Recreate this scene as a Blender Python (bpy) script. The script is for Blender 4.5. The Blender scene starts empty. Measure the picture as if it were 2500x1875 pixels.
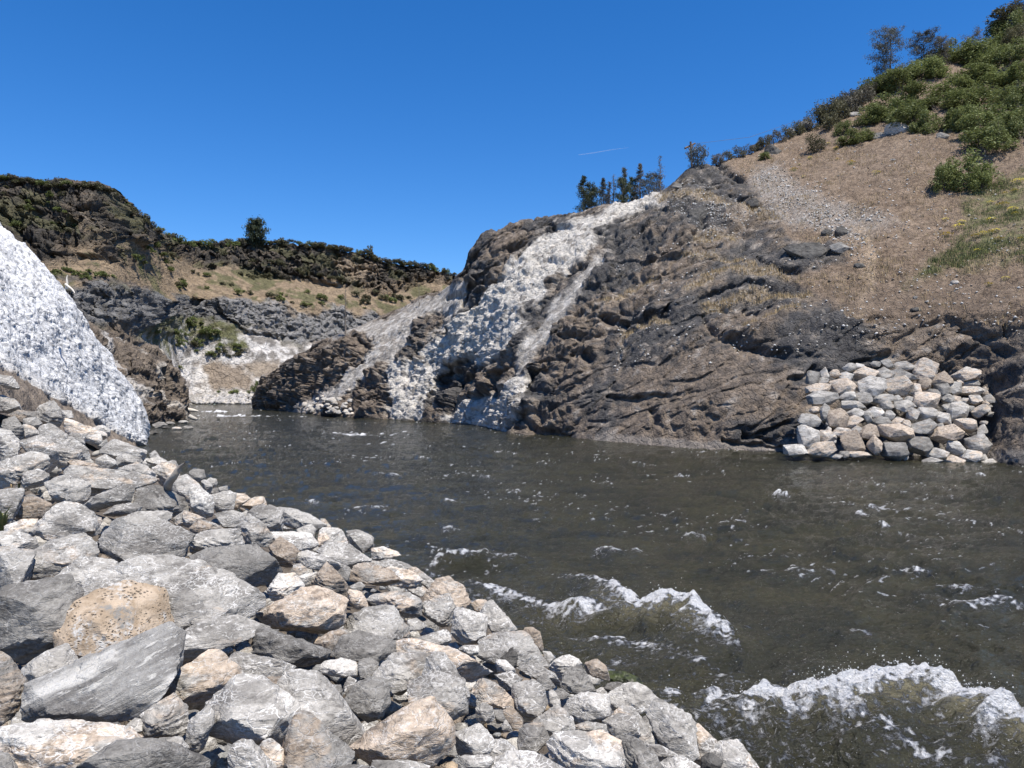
import bpy, bmesh, math, random
import numpy as np
from mathutils import Vector, Matrix

# ------------------------------------------------------------------ camera, sky, sun, exposure
scene = bpy.context.scene
CAM_H = 4.0; FPX = 1853.0; HOR = 950.0; CX = 1250.0; CY = 937.5
cam_d = bpy.data.cameras.new('camera'); cam = bpy.data.objects.new('camera', cam_d)
scene.collection.objects.link(cam)
cam.location = (0, 0, CAM_H); cam.rotation_euler = (math.radians(90), 0, 0)
cam_d.sensor_width = 36.0; cam_d.lens = 36.0 * FPX / 2500.0
cam_d.shift_y = (HOR - CY) / 2500.0
cam_d.clip_start = 0.05; cam_d.clip_end = 20000
scene.camera = cam

SUN_EL = 66.0; SUN_AZ = 138.0        # azimuth: degrees from +Y (view direction) towards +X (right)
world = bpy.data.worlds.new('World'); scene.world = world; world.use_nodes = True
wn = world.node_tree; wn.nodes.clear()
sky = wn.nodes.new('ShaderNodeTexSky'); sky.sky_type = 'NISHITA'; sky.sun_disc = False
sky.sun_elevation = math.radians(SUN_EL); sky.sun_rotation = math.radians(SUN_AZ)
sky.altitude = 700; sky.air_density = 1.0; sky.dust_density = 0.1; sky.ozone_density = 4.0
hs = wn.nodes.new('ShaderNodeHueSaturation'); hs.inputs['Saturation'].default_value = 1.32
bg = wn.nodes.new('ShaderNodeBackground'); bg.inputs['Strength'].default_value = 0.100
wo = wn.nodes.new('ShaderNodeOutputWorld')
tint = wn.nodes.new('ShaderNodeMix'); tint.data_type = 'RGBA'; tint.blend_type = 'MULTIPLY'; tint.inputs[0].default_value = 1.0
tint.inputs[7].default_value = (0.90, 0.975, 1.15, 1)
wn.links.new(sky.outputs[0], hs.inputs['Color']); wn.links.new(hs.outputs[0], tint.inputs[6]); wn.links.new(tint.outputs[2], bg.inputs['Color'])
wn.links.new(bg.outputs[0], wo.inputs['Surface'])
sun_d = bpy.data.lights.new('sun', 'SUN'); sun_d.energy = 4.8; sun_d.angle = math.radians(0.53)
sun_d.color = (1.0, 0.94, 0.855)
sun = bpy.data.objects.new('sun', sun_d); scene.collection.objects.link(sun)
_el, _az = math.radians(SUN_EL), math.radians(SUN_AZ)
SUNV = Vector((math.sin(_az) * math.cos(_el), math.cos(_az) * math.cos(_el), math.sin(_el)))
sun.rotation_euler = SUNV.to_track_quat('Z', 'Y').to_euler()
scene.view_settings.view_transform = 'Standard'; scene.view_settings.look = 'None'
scene.view_settings.exposure = 0.55; scene.view_settings.gamma = 1.0
scene.view_settings.use_curve_mapping = False
scene.cycles.max_bounces = 5; scene.cycles.diffuse_bounces = 2; scene.cycles.glossy_bounces = 2
scene.cycles.transmission_bounces = 2; scene.cycles.transparent_max_bounces = 6

C = scene.collection
rnd = random.Random(7); rs = np.random.RandomState(11)

# ------------------------------------------------------------------ noise
_G = rs.normal(size=(256, 3)); _G /= np.linalg.norm(_G, axis=1)[:, None]; _G = _G.astype(np.float32)
def _hash(i, j, k, seed=0):
    h = (i * 73856093) ^ (j * 19349663) ^ (k * 83492791) ^ (seed * 2654435761 & 0x7fffffff)
    h = (h ^ (h >> 13)) * 1274126177 & 0x7fffffff
    return h ^ (h >> 16)
def perlin(p, seed=0):
    p = np.asarray(p, np.float64); f = np.floor(p); i = f.astype(np.int64); r = (p - f).astype(np.float32)
    w = r * r * r * (r * (r * 6 - 15) + 10); out = np.zeros(len(p), np.float32)
    for a in (0, 1):
        for b in (0, 1):
            for c in (0, 1):
                g = _G[_hash(i[:, 0] + a, i[:, 1] + b, i[:, 2] + c, seed) & 255]
                d = g[:, 0] * (r[:, 0] - a) + g[:, 1] * (r[:, 1] - b) + g[:, 2] * (r[:, 2] - c)
                out += d * (w[:, 0] if a else 1 - w[:, 0]) * (w[:, 1] if b else 1 - w[:, 1]) * (w[:, 2] if c else 1 - w[:, 2])
    return out * 1.6
def fbm(p, octs=4, gain=0.5, lac=2.03, seed=0):
    s = 0; a = 1.0
    for o in range(octs):
        s = s + a * perlin(np.asarray(p) * lac ** o, seed + o); a *= gain
    return s
def ridged(p, octs=4, gain=0.5, lac=2.1, seed=0):
    s = 0; a = 1.0
    for o in range(octs):
        s = s + a * (1 - 2 * np.abs(perlin(np.asarray(p) * lac ** o, seed + o))); a *= gain
    return s
def worley(p, seed=0):
    p = np.asarray(p, np.float64); i = np.floor(p).astype(np.int64)
    f1 = np.full(len(p), 9.0); f2 = f1.copy(); idv = np.zeros(len(p))
    for a in (-1, 0, 1):
        for b in (-1, 0, 1):
            for c in (-1, 0, 1):
                q = i + np.array([a, b, c]); h = _hash(q[:, 0], q[:, 1], q[:, 2], seed)
                o = np.stack([(h & 1023) / 1023., ((h >> 10) & 1023) / 1023., ((h >> 20) & 1023) / 1023.], 1)
                d = np.sqrt(((q + o - p) ** 2).sum(1)); m = d < f1
                f2 = np.where(m, f1, np.minimum(f2, d)); idv = np.where(m, ((h >> 7) & 1023) / 1023., idv); f1 = np.where(m, d, f1)
    return f1, f2, idv
def sstep(a, b, x):
    t = np.clip((x - a) / (b - a), 0, 1); return t * t * (3 - 2 * t)

# ------------------------------------------------------------------ helpers
def ray(x, y):                                     # direction (forward depth = 1) of a photograph pixel
    return np.array([(x - CX) / FPX, 1.0, -(y - HOR) / FPX])
def pt(x, y, d):                                   # world point of pixel x, y at forward distance d
    return np.array([(x - CX) / FPX * d, d, CAM_H - (y - HOR) / FPX * d])
def link(name, me, mat=None, parent=None):
    o = bpy.data.objects.new(name, me); C.objects.link(o)
    if mat is not None and me is not None and len(me.materials) == 0: me.materials.append(mat)
    if parent: o.parent = parent
    return o
def mesh_np(name, V, F, smooth=False, col=None):
    """V (n,3), F list of arrays of faces (m,k)."""
    me = bpy.data.meshes.new(name)
    V = np.asarray(V, np.float32)
    if not isinstance(F, list): F = [F]
    F = [np.asarray(f, np.int32) for f in F if len(f)]
    loops = np.concatenate([f.ravel() for f in F]); tot = np.concatenate([np.full(len(f), f.shape[1], np.int32) for f in F])
    me.vertices.add(len(V)); me.vertices.foreach_set('co', V.ravel())
    me.loops.add(len(loops)); me.loops.foreach_set('vertex_index', loops)
    me.polygons.add(len(tot)); st = np.concatenate([[0], np.cumsum(tot)[:-1]]).astype(np.int32)
    me.polygons.foreach_set('loop_start', st); me.polygons.foreach_set('loop_total', tot)
    if smooth: me.polygons.foreach_set('use_smooth', np.ones(len(tot), bool))
    if col is not None:
        a = me.color_attributes.new('albedo', 'FLOAT_COLOR', 'POINT')
        cc = np.ones((len(V), 4), np.float32); cc[:, :3] = col[:, :3]
        if col.shape[1] > 3: cc[:, 3] = col[:, 3]
        a.data.foreach_set('color', cc.ravel())
    me.update(calc_edges=True); me.validate(); return me
def tag(o, label=None, cat=None, group=None, kind=None):
    if label: o['label'] = label
    if cat: o['category'] = cat
    if group: o['group'] = group
    if kind: o['kind'] = kind
    return o

class NT:
    """tiny node helper"""
    def __init__(s, name):
        s.m = bpy.data.materials.new(name); s.m.use_nodes = True; s.t = s.m.node_tree
        s.b = s.t.nodes['Principled BSDF']; s.b.inputs['Roughness'].default_value = 0.9
        s.b.inputs['Specular IOR Level'].default_value = 0.25
    def n(s, typ, **kw):
        n = s.t.nodes.new(typ)
        for k, v in kw.items():
            if k.startswith('i_'):
                k = k[2:]; k = int(k) if k.isdigit() else k.replace('_', ' ')
                s.put(n.inputs[k], v)
            else: setattr(n, k, v)
        return n
    def put(s, inp, v):
        if hasattr(v, 'is_linked') or isinstance(v, bpy.types.NodeSocket): s.t.links.new(v, inp)
        elif isinstance(v, bpy.types.Node): s.t.links.new(v.outputs[0], inp)
        else: inp.default_value = v
    def math(s, op, a, b=0.0, clamp=False):
        n = s.t.nodes.new('ShaderNodeMath'); n.operation = op; n.use_clamp = clamp
        s.put(n.inputs[0], a); s.put(n.inputs[1], b); return n.outputs[0]
    def mix(s, f, a, b, blend='MIX'):
        n = s.t.nodes.new('ShaderNodeMix'); n.data_type = 'RGBA'; n.blend_type = blend
        s.put(n.inputs[0], f); s.put(n.inputs[6], a); s.put(n.inputs[7], b); return n.outputs[2]
    def mrange(s, v, a, b, c=0.0, d=1.0):
        n = s.t.nodes.new('ShaderNodeMapRange'); n.interpolation_type = 'SMOOTHSTEP'
        s.put(n.inputs[0], v); s.put(n.inputs[1], a); s.put(n.inputs[2], b); s.put(n.inputs[3], c); s.put(n.inputs[4], d)
        return n.outputs[0]
    def noise(s, vec, scale, detail=4, rough=0.55, dist=0.0):
        n = s.n('ShaderNodeTexNoise'); n.inputs['Scale'].default_value = scale; n.inputs['Detail'].default_value = detail
        n.inputs['Roughness'].default_value = rough; n.inputs['Distortion'].default_value = dist
        s.put(n.inputs['Vector'], vec); return n.outputs[0]
    def vmul(s, vec, xyz):
        n = s.n('ShaderNodeVectorMath', operation='MULTIPLY'); s.put(n.inputs[0], vec); n.inputs[1].default_value = xyz; return n.outputs[0]
    def vadd(s, a, b):
        n = s.n('ShaderNodeVectorMath', operation='ADD'); s.put(n.inputs[0], a); s.put(n.inputs[1], b); return n.outputs[0]
    def pos(s): return s.n('ShaderNodeNewGeometry').outputs['Position']
    def bump(s, h, strength=0.5, dist=0.05, base=None):
        n = s.n('ShaderNodeBump'); n.inputs['Strength'].default_value = strength; n.inputs['Distance'].default_value = dist
        s.put(n.inputs['Height'], h)
        if base is not None: s.put(n.inputs['Normal'], base)
        s.t.links.new(n.outputs[0], s.b.inputs['Normal']); return n.outputs[0]
    def base(s, c): s.put(s.b.inputs['Base Color'], c)

def RGB(r, g, b): return (r, g, b, 1.0)

def terrain_mat(name, scale, bump_d, rough=0.95):
    t = NT(name); p = t.pos()
    at = t.n('ShaderNodeAttribute', attribute_name='albedo')
    n1 = t.noise(p, scale, 8, 0.65); n2 = t.noise(p, scale * 7, 5, 0.7)
    v = t.n('ShaderNodeTexVoronoi', feature='DISTANCE_TO_EDGE'); v.inputs['Scale'].default_value = scale * 1.3
    wv = t.n('ShaderNodeTexNoise'); wv.inputs['Scale'].default_value = scale * 1.5; wv.inputs['Detail'].default_value = 3
    t.put(wv.inputs['Vector'], p)
    t.put(v.inputs['Vector'], t.vadd(p, t.vmul(wv.outputs['Color'], (0.9 / scale,) * 3)))
    f = t.math('ADD', t.mrange(n1, 0.3, 0.7, 0.72, 1.22), t.mrange(n2, 0.3, 0.7, -0.16, 0.16))
    cm = t.n('ShaderNodeVectorMath', operation='SCALE'); t.put(cm.inputs[0], at.outputs['Color']); t.put(cm.inputs['Scale'], f)
    t.base(cm.outputs[0])
    crack = t.mrange(v.outputs[0], 0.0, 0.12, 0.0, 1.0)
    h = t.math('ADD', t.math('MULTIPLY', n1, 1.6), t.math('ADD', t.math('MULTIPLY', n2, 0.5), t.math('MULTIPLY', crack, 0.35)))
    t.bump(h, 1.0, bump_d); t.b.inputs['Roughness'].default_value = rough
    return t.m

def make_rock_mat():
    t = NT('riprap_stone'); oi = t.n('ShaderNodeObjectInfo'); p0 = t.pos()
    sep = t.n('ShaderNodeSeparateColor'); t.put(sep.inputs[0], oi.outputs['Color'])
    tan, dark, vein = sep.outputs[0], sep.outputs[1], sep.outputs[2]
    r = t.n('ShaderNodeCombineXYZ'); t.put(r.inputs[0], t.math('MULTIPLY', oi.outputs['Random'], 57.0)); t.put(r.inputs[1], t.math('MULTIPLY', oi.outputs['Random'], 31.0))
    p = t.vadd(p0, r.outputs[0])
    # strata direction: stretch along a tilted axis per rock
    mp = t.n('ShaderNodeMapping'); t.put(mp.inputs['Vector'], p)
    rr = t.n('ShaderNodeCombineXYZ'); t.put(rr.inputs[0], t.math('MULTIPLY', oi.outputs['Random'], 9.0)); t.put(rr.inputs[1], t.math('MULTIPLY', oi.outputs['Random'], 23.0))
    t.put(mp.inputs['Rotation'], rr.outputs[0]); mp.inputs['Scale'].default_value = (1.0, 1.0, 2.6)
    q = mp.outputs[0]
    big = t.noise(q, 1.7, 6, 0.6, 0.6); mid = t.noise(q, 7.0, 7, 0.68, 0.8); fine = t.noise(p, 34.0, 5, 0.7)
    tn = t.noise(t.vadd(q, (13.1, 4.2, 7.7)), 2.2, 6, 0.62, 0.7)
    g = t.mix(t.mrange(big, 0.34, 0.66), RGB(0.180, 0.168, 0.150), RGB(0.415, 0.392, 0.350))
    tc = t.mix(t.mrange(mid, 0.3, 0.7), RGB(0.28, 0.215, 0.155), RGB(0.54, 0.445, 0.345))
    tf = t.mrange(t.math('ADD', tn, t.math('SUBTRACT', tan, 0.5)), 0.47, 0.60)
    c = t.mix(tf, g, tc)
    # mottling
    c = t.mix(t.mrange(mid, 0.50, 0.34), c, t.mix(0.62, c, RGB(0.085, 0.078, 0.07)))
    # white crust and vein network
    wn_ = t.n('ShaderNodeTexNoise'); wn_.inputs['Scale'].default_value = 8.0; wn_.inputs['Detail'].default_value = 4; t.put(wn_.inputs['Vector'], q)
    vq = t.vadd(q, t.vmul(wn_.outputs['Color'], (0.17,) * 3))
    v1 = t.n('ShaderNodeTexVoronoi', feature='DISTANCE_TO_EDGE'); v1.inputs['Scale'].default_value = 6.0; t.put(v1.inputs['Vector'], vq)
    v2 = t.n('ShaderNodeTexVoronoi', feature='DISTANCE_TO_EDGE'); v2.inputs['Scale'].default_value = 17.0; t.put(v2.inputs['Vector'], vq)
    l1 = t.math('MULTIPLY', t.mrange(v1.outputs[0], 0.045, 0.0), t.mrange(t.noise(q, 3.1, 3), 0.44, 0.58))
    l2 = t.math('MULTIPLY', t.mrange(v2.outputs[0], 0.11, 0.0), t.mrange(t.noise(t.vadd(q, (3, 9, 1)), 3.7, 4), 0.44, 0.62))
    cr = t.math('MULTIPLY', t.mrange(t.noise(t.vadd(q, (7, 2, 5)), 15.0, 8, 0.75), 0.52, 0.64), t.mrange(t.noise(t.vadd(q, (1, 8, 5)), 2.6, 4), 0.42, 0.6))
    w = t.math('MAXIMUM', t.math('MAXIMUM', l1, t.math('MULTIPLY', l2, 0.7)), cr)
    w = t.math('MULTIPLY', w, vein, True)
    c = t.mix(w, c, RGB(0.62, 0.60, 0.56))
    vm = t.math('MULTIPLY', t.mrange(fine, 0.3, 0.7, 0.8, 1.18), dark)
    sc = t.n('ShaderNodeVectorMath', operation='SCALE'); t.put(sc.inputs[0], c); t.put(sc.inputs['Scale'], vm)
    t.base(sc.outputs[0])
    h = t.math('ADD', t.math('MULTIPLY', mid, 0.8), t.math('ADD', t.math('MULTIPLY', fine, 0.45), t.math('MULTIPLY', t.mrange(v1.outputs[0], 0, 0.06), 0.12)))
    t.bump(h, 1.0, 0.032)
    t.b.inputs['Roughness'].default_value = 0.85
    return t.m
ROCK = make_rock_mat()

def make_pitted():
    t = NT('pitted_ochre_stone'); p = t.pos()
    n = t.noise(p, 6, 7, 0.65, 0.4); f = t.noise(p, 30, 5, 0.7)
    c = t.mix(t.mrange(n, 0.35, 0.65), RGB(0.31, 0.235, 0.16), RGB(0.47, 0.375, 0.275))
    w = t.math('MULTIPLY', t.mrange(t.noise(t.vadd(p, (4, 1, 2)), 5.0, 7, 0.72), 0.5, 0.6), t.mrange(f, 0.4, 0.6))
    c = t.mix(w, c, RGB(0.52, 0.51, 0.48))
    g = t.mrange(t.noise(t.vadd(p, (9, 1, 2)), 2.4, 6, 0.7), 0.60, 0.68)
    c = t.mix(g, c, RGB(0.22, 0.215, 0.2)); t.base(c)
    wq = t.n('ShaderNodeTexVoronoi'); wq.inputs['Scale'].default_value = 40; wq.inputs['Randomness'].default_value = 1.0; t.put(wq.inputs['Vector'], t.vadd(t.vmul(p, (0.7, 1, 1.3)), t.vmul(p, (0.0, 0.0, 0.2))))
    pit = t.math('MULTIPLY', t.mrange(wq.outputs['Distance'], 0.42, 0.10), t.mrange(t.noise(p, 8, 5, 0.75), 0.47, 0.60))
    h = t.math('SUBTRACT', t.math('MULTIPLY', f, 0.5), t.math('MULTIPLY', pit, 1.1)); t.bump(h, 1.0, 0.03); return t.m
PITTED = make_pitted()

def make_slabmat():
    t = NT('streaked_marble_stone'); p = t.pos()
    mp = t.n('ShaderNodeMapping'); t.put(mp.inputs['Vector'], p); mp.inputs['Rotation'].default_value = (0, math.radians(27), 0)
    q = t.vmul(mp.outputs[0], (0.55, 2.2, 7.0))
    n = t.noise(q, 1.5, 8, 0.62, 0.35); m = t.noise(q, 5.0, 6, 0.7); f = t.noise(p, 40, 4, 0.7)
    c = t.mix(t.mrange(n, 0.36, 0.62), RGB(0.185, 0.175, 0.16), RGB(0.38, 0.365, 0.335))
    c = t.mix(t.mrange(m, 0.56, 0.64), c, RGB(0.58, 0.56, 0.51))
    c = t.mix(t.mrange(t.noise(t.vadd(q, (5, 5, 1)), 0.9, 4), 0.56, 0.66), c, RGB(0.64, 0.615, 0.56))
    c = t.mix(t.mrange(f, 0.55, 0.7, 0, 0.5), c, RGB(0.5, 0.5, 0.48)); t.base(c)
    t.bump(t.math('ADD', m, t.math('MULTIPLY', f, 0.5)), 1.0, 0.05); return t.m
SLAB = make_slabmat()

def simple_mat(name, c1, c2, scale=3.0, rough=0.9, bump=0.0, trans=0.0):
    t = NT(name); p = t.pos(); oi = t.n('ShaderNodeObjectInfo')
    n = t.noise(p, scale, 4, 0.6); c = t.mix(t.mrange(n, 0.3, 0.7), RGB(*c1), RGB(*c2))
    k = t.n('ShaderNodeVectorMath', operation='SCALE'); t.put(k.inputs[0], c); t.put(k.inputs['Scale'], t.math('ADD', 0.8, t.math('MULTIPLY', oi.outputs['Random'], 0.4)))
    t.base(k.outputs[0]); t.b.inputs['Roughness'].default_value = rough
    if bump: t.bump(n, 0.8, bump)
    return t.m
# ------------------------------------------------------------------ terrain sheets
def seg_dist(px, py, line):
    d = np.full(px.shape, 1e9)
    for (x0, y0), (x1, y1) in zip(line[:-1], line[1:]):
        vx, vy = x1 - x0, y1 - y0; L = vx * vx + vy * vy + 1e-9
        t = np.clip(((px - x0) * vx + (py - y0) * vy) / L, 0, 1)
        d = np.minimum(d, np.hypot(px - x0 - t * vx, py - y0 - t * vy))
    return d
def poly_sd(px, py, poly):
    """signed distance in photograph pixels, negative inside"""
    inside = np.zeros(px.shape, bool); n = len(poly); j = n - 1
    for i in range(n):
        xi, yi = poly[i]; xj, yj = poly[j]
        m = ((yi > py) != (yj > py)) & (px < (xj - xi) * (py - yi) / (yj - yi + 1e-12) + xi)
        inside ^= m; j = i
    d = seg_dist(px, py, list(poly) + [poly[0]])
    return np.where(inside, -d, d)
def Z1(l): return [(x / 1.8433, 350 + y / 1.8433) for x, y in l]
def Z2(l): return [(1000 + x / 1.952, 300 + y / 1.952) for x, y in l]
def Z3(l): return [(1600 + x / 2.37, y / 2.37) for x, y in l]
def Z4(l): return [(1700 + x / 2.765, 600 + y / 2.765) for x, y in l]
def O(l): return [(x * 1.1302, y * 1.1302) for x, y in l]

def interp_cols(xs, vals, x):
    """Catmull-Rom-ish smooth interpolation over columns. vals (ncol, nrow)"""
    xs = np.asarray(xs, float); m = np.gradient(vals, xs, axis=0)
    # limit the slopes a little
    i = np.clip(np.searchsorted(xs, x) - 1, 0, len(xs) - 2); h = (xs[i + 1] - xs[i])
    t = np.clip((x - xs[i]) / h, 0, 1)[:, None]; h = h[:, None]
    sec = (vals[i + 1] - vals[i]) / h
    m0 = np.where(np.sign(m[i]) == np.sign(sec), np.sign(sec) * np.minimum(abs(m[i]), 2.5 * abs(sec)), 0)
    m1 = np.where(np.sign(m[i + 1]) == np.sign(sec), np.sign(sec) * np.minimum(abs(m[i + 1]), 2.5 * abs(sec)), 0)
    return ((2 * t**3 - 3 * t**2 + 1) * vals[i] + (t**3 - 2 * t**2 + t) * h * m0 + (-2 * t**3 + 3 * t**2) * vals[i + 1] + (t**3 - t**2) * h * m1)

class Sheet: pass
def sheet(cols, nx, ny, weights, smooth=2):
    """cols: [(xS, [(yS, depth), ...])]: radial height field; returns base positions, pixel coords and row coordinate"""
    xs = [c[0] for c in cols]; yv = np.array([[p[0] for p in c[1]] for c in cols], float); dv = np.array([[p[1] for p in c[1]] for c in cols], float)
    nr = yv.shape[1]
    x = np.linspace(xs[0], xs[-1], nx); Yc = interp_cols(xs, yv, x); Dc = interp_cols(xs, dv, x)   # (nx, nr)
    w = np.asarray(weights, float); cum = np.concatenate([[0], np.cumsum(w / w.sum())])
    v = np.interp(np.linspace(0, 1, ny), cum, np.arange(nr))
    k = np.clip(v.astype(int), 0, nr - 2); t = v - k
    Y = Yc[:, k] * (1 - t) + Yc[:, k + 1] * t; D = Dc[:, k] * (1 - t) + Dc[:, k + 1] * t
    for _ in range(smooth):
        D[:, 1:-1] = (D[:, :-2] + 2 * D[:, 1:-1] + D[:, 2:]) / 4; D[1:-1] = (D[:-2] + 2 * D[1:-1] + D[2:]) / 4
    X = np.repeat(x[:, None], ny, 1)
    S = Sheet(); S.nx, S.ny = nx, ny; S.X, S.Y, S.D = X, Y, D; S.v = np.repeat(v[None], nx, 0)
    S.P = np.stack([(X - CX) / FPX * D, D, CAM_H - (Y - HOR) / FPX * D], -1)
    S.N = normals(S.P); return S
def normals(P):
    du = np.gradient(P, axis=0); dv = np.gradient(P, axis=1); n = np.cross(du, dv)
    n /= np.linalg.norm(n, axis=-1, keepdims=True) + 1e-9
    flip = (n * (np.array([0, 0, CAM_H + 60]) - P)).sum(-1) < 0
    n[flip] *= -1
    return n
def grid_faces(nx, ny):
    i = np.arange(nx - 1)[:, None] * ny + np.arange(ny - 1)[None]; i = i.ravel()
    return np.stack([i, i + ny, i + ny + 1, i + 1], 1)
def finish(S, name, col, mat, kind='structure'):
    me = mesh_np(name, S.P.reshape(-1, 3), grid_faces(S.nx, S.ny), smooth=True, col=col.reshape(-1, 3))
    o = link(name, me, mat); o['kind'] = kind
    S.sx = CX + S.P[..., 0] / S.P[..., 1] * FPX; S.sy = HOR - (S.P[..., 2] - CAM_H) / S.P[..., 1] * FPX
    return o
def on(S, x, y, maxd=1e9):
    """surface point seen at photograph pixel x, y"""
    e = np.hypot(S.sx - x, S.sy - y) + np.maximum(S.P[..., 1] - maxd, 0) * 100
    m = e < e.min() + 2.0; dd = np.where(m, S.P[..., 1], 1e9); k = np.unravel_index(dd.argmin(), dd.shape)
    return S.P[k].copy(), S.N[k].copy()
def lerpc(c, mask, rgb):
    m = np.clip(mask, 0, 1)[..., None]; return c * (1 - m) + np.asarray(rgb) * m

# ------------------------------------------------------------------ right hillside
def cc(x, rows): return (x * 1.1302, [(y * 1.1302, d) for y, d in rows])
# rows: under water, shore, above shore, cliff, cliff top, slope low, slope mid, crest, behind, far behind
RH = [
 cc(546, [(905,156),(884,153),(880,153.2),(875,153.4),(870,153.6),(865,153.8),(862,154),(858,154.5),(870,160),(900,175)]),
 cc(556, [(905,149),(886,148.5),(872,149),(862,149.5),(855,150),(848,150.5),(842,151),(835,152),(850,160),(900,180)]),
 cc(590, [(905,140),(887,140),(872,141),(855,142),(843,143),(832,144),(820,146),(805,148),(830,160),(900,180)]),
 cc(650, [(905,124),(894,124.5),(872,127),(850,129),(828,130),(806,132),(785,134),(764,138),(800,155),(900,180)]),
 cc(720, [(915,109),(900,109.5),(876,112),(850,115),(822,118),(790,121),(760,124),(727,131),(780,150),(890,175)]),
 cc(800, [(920,100),(905,101),(880,103),(852,106),(815,110),(775,114),(735,119),(695,128),(760,150),(880,172)]),
 cc(850, [(925,96),(908,97),(880,99),(850,101),(808,105),(762,110),(715,116),(672,126),(740,150),(880,170)]),
 cc(910, [(928,91),(911,92),(880,95),(845,98),(800,101),(750,105),(700,110),(640,121),(720,150),(880,170)]),
 cc(962, [(930,88),(914,88.5),(882,91),(845,93),(795,96),(745,99),(690,104),(622,114),(700,145),(880,170)]),
 cc(990, [(932,85),(917,86),(882,88),(840,90),(780,93),(710,97),(650,101),(596,107),(680,140),(880,168)]),
 cc(1035,[(936,80),(922,81),(890,83),(845,85),(780,88),(700,93),(610,98),(522,106),(600,138),(860,165)]),
 cc(1100,[(948,67),(936,68.5),(900,71),(850,74),(780,78),(690,84),(590,92),(490,103),(560,135),(860,165)]),
 cc(1200,[(955,62),(945,63),(905,65),(850,68),(775,72),(680,77.5),(575,86),(467,99),(540,130),(860,165)]),
 cc(1290,[(966,57),(955,58),(905,60),(850,62.5),(770,66.5),(670,72),(560,81),(447,95),(520,128),(860,165)]),
 cc(1390,[(975,53),(965,54),(910,56),(850,58),(765,62),(660,67.5),(545,77),(430,92),(500,126),(860,165)]),
 cc(1435,[(978,51.5),(968,52.3),(910,54),(850,56),(762,60),(655,65.5),(540,74.5),(412,90),(490,124),(860,165)]),
 cc(1490,[(982,49.8),(973,50.6),(915,52),(850,54),(755,58),(640,64),(510,74),(362,89),(450,122),(860,165)]),
 cc(1560,[(986,48.2),(976,49),(915,50.3),(845,52),(745,56),(620,63),(485,74),(351,90),(430,122),(860,165)]),
 cc(1640,[(988,47.2),(978,48),(915,49),(840,50.7),(735,54.5),(600,62),(460,74),(322,93),(420,125),(860,165)]),
 cc(1740,[(992,45.5),(984,46.3),(915,47.5),(830,49.5),(715,53),(570,61.5),(420,74.5),(280,97),(400,130),(860,170)]),
 cc(1850,[(998,43.5),(990,45.3),(915,48.5),(825,49.8),(702,52),(545,61),(390,74.5),(228,101),(360,135),(860,175)]),
 cc(1960,[(1003,42),(995,45.3),(915,48),(815,49.5),(692,51),(530,60),(350,74.5),(165,106),(300,140),(860,180)]),
 cc(2060,[(1008,41),(1002,44.5),(915,47),(800,48.6),(680,50),(510,59.5),(320,75),(128,109),(260,145),(860,185)]),
 cc(2140,[(1013,39.5),(1006,41.5),(915,44.5),(795,46.5),(675,48),(500,58),(300,75),(98,112),(230,150),(860,190)]),
 cc(2212,[(1018,38),(1010,38.8),(915,40.8),(795,43.5),(670,46.5),(490,56.5),(270,75),(20,113),(180,150),(860,190)]),
 cc(2330,[(1030,35.5),(1020,36.3),(915,38.5),(795,41),(660,44.5),(470,55),(230,75),(-80,115),(100,150),(860,190)]),
 cc(2600,[(1050,31),(1040,31.7),(915,34.5),(780,38),(640,42.5),(430,54),(150,75),(-260,118),(0,150),(860,190)]),
]
S = sheet(RH, 880, 330, [8, 52, 62, 68, 85, 90, 100, 30, 12], 3); RHS = S
X, Y = S.X, S.Y; P = S.P.reshape(-1, 3)
warp = 14 * fbm(np.stack([X.ravel() / 45, Y.ravel() / 45, X.ravel() * 0], 1), 4, seed=5).reshape(X.shape)
wx = X + warp; wy = Y + 14 * fbm(np.stack([X.ravel() / 40 + 9, Y.ravel() / 40, X.ravel() * 0], 1), 4, seed=8).reshape(X.shape)
soil_poly = [(1765,392),(1800,420),(1850,470),(1880,530),(1930,570),(1985,600),(2060,595),(2060,640),(1985,668),(1925,672),(1980,715),(2030,745),(2080,790),(2130,790),(2200,790),(2280,780),(2420,795),(2560,810),(3200,800),(3200,-600),(2400,-100),(2100,150),(1900,280),(1790,350)]
soil = sstep(14, -14, poly_sd(wx, wy, soil_poly))
soil = np.maximum(soil, 0.0)
white_polys = [Z2([(1195,345),(1100,365),(900,445),(780,475),(600,590),(550,660),(480,700),(440,770),(290,900),(250,960),(180,1040),(160,1090),(240,1120),(380,1130),(480,1060),(540,1000),(550,940),(500,900),(620,840),(660,760),(740,700),(900,560),(860,510),(1000,440),(1180,385)]),
  Z1([(1760,1000),(1970,985),(1990,1020),(1900,1240),(1780,1250),(1770,1100)]),
  Z2([(170,1425),(260,1360),(340,1320),(420,1340),(500,1230),(570,1200),(560,1280),(500,1420),(400,1470)]),
  Z1([(1900,940),(1990,890),(2050,860),(2060,960),(1970,1000)])]
white = np.zeros_like(X)
for q in white_polys: white = np.maximum(white, sstep(5, -5, poly_sd(X + warp * 1.1, wy * 0.8 + Y * 0.2, q) - 5))
pale_polys = [Z1([(1470,870),(1560,825),(1780,765),(2010,655),(2090,625),(2110,700),(2010,850),(1850,930),(1700,1020),(1600,1090),(1450,1190),(1340,1220),(1330,1200),(1500,1100),(1640,980),(1690,900),(1600,860)]),
   Z2([(660,900),(760,790),(900,620),(960,600),(900,700),(780,880),(700,1000),(620,1080),(520,1200),(480,1220),(540,1100)])]
pale = np.zeros_like(X)
for q in pale_polys: pale = np.maximum(pale, sstep(8, -8, poly_sd(wx, wy, q)))
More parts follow.
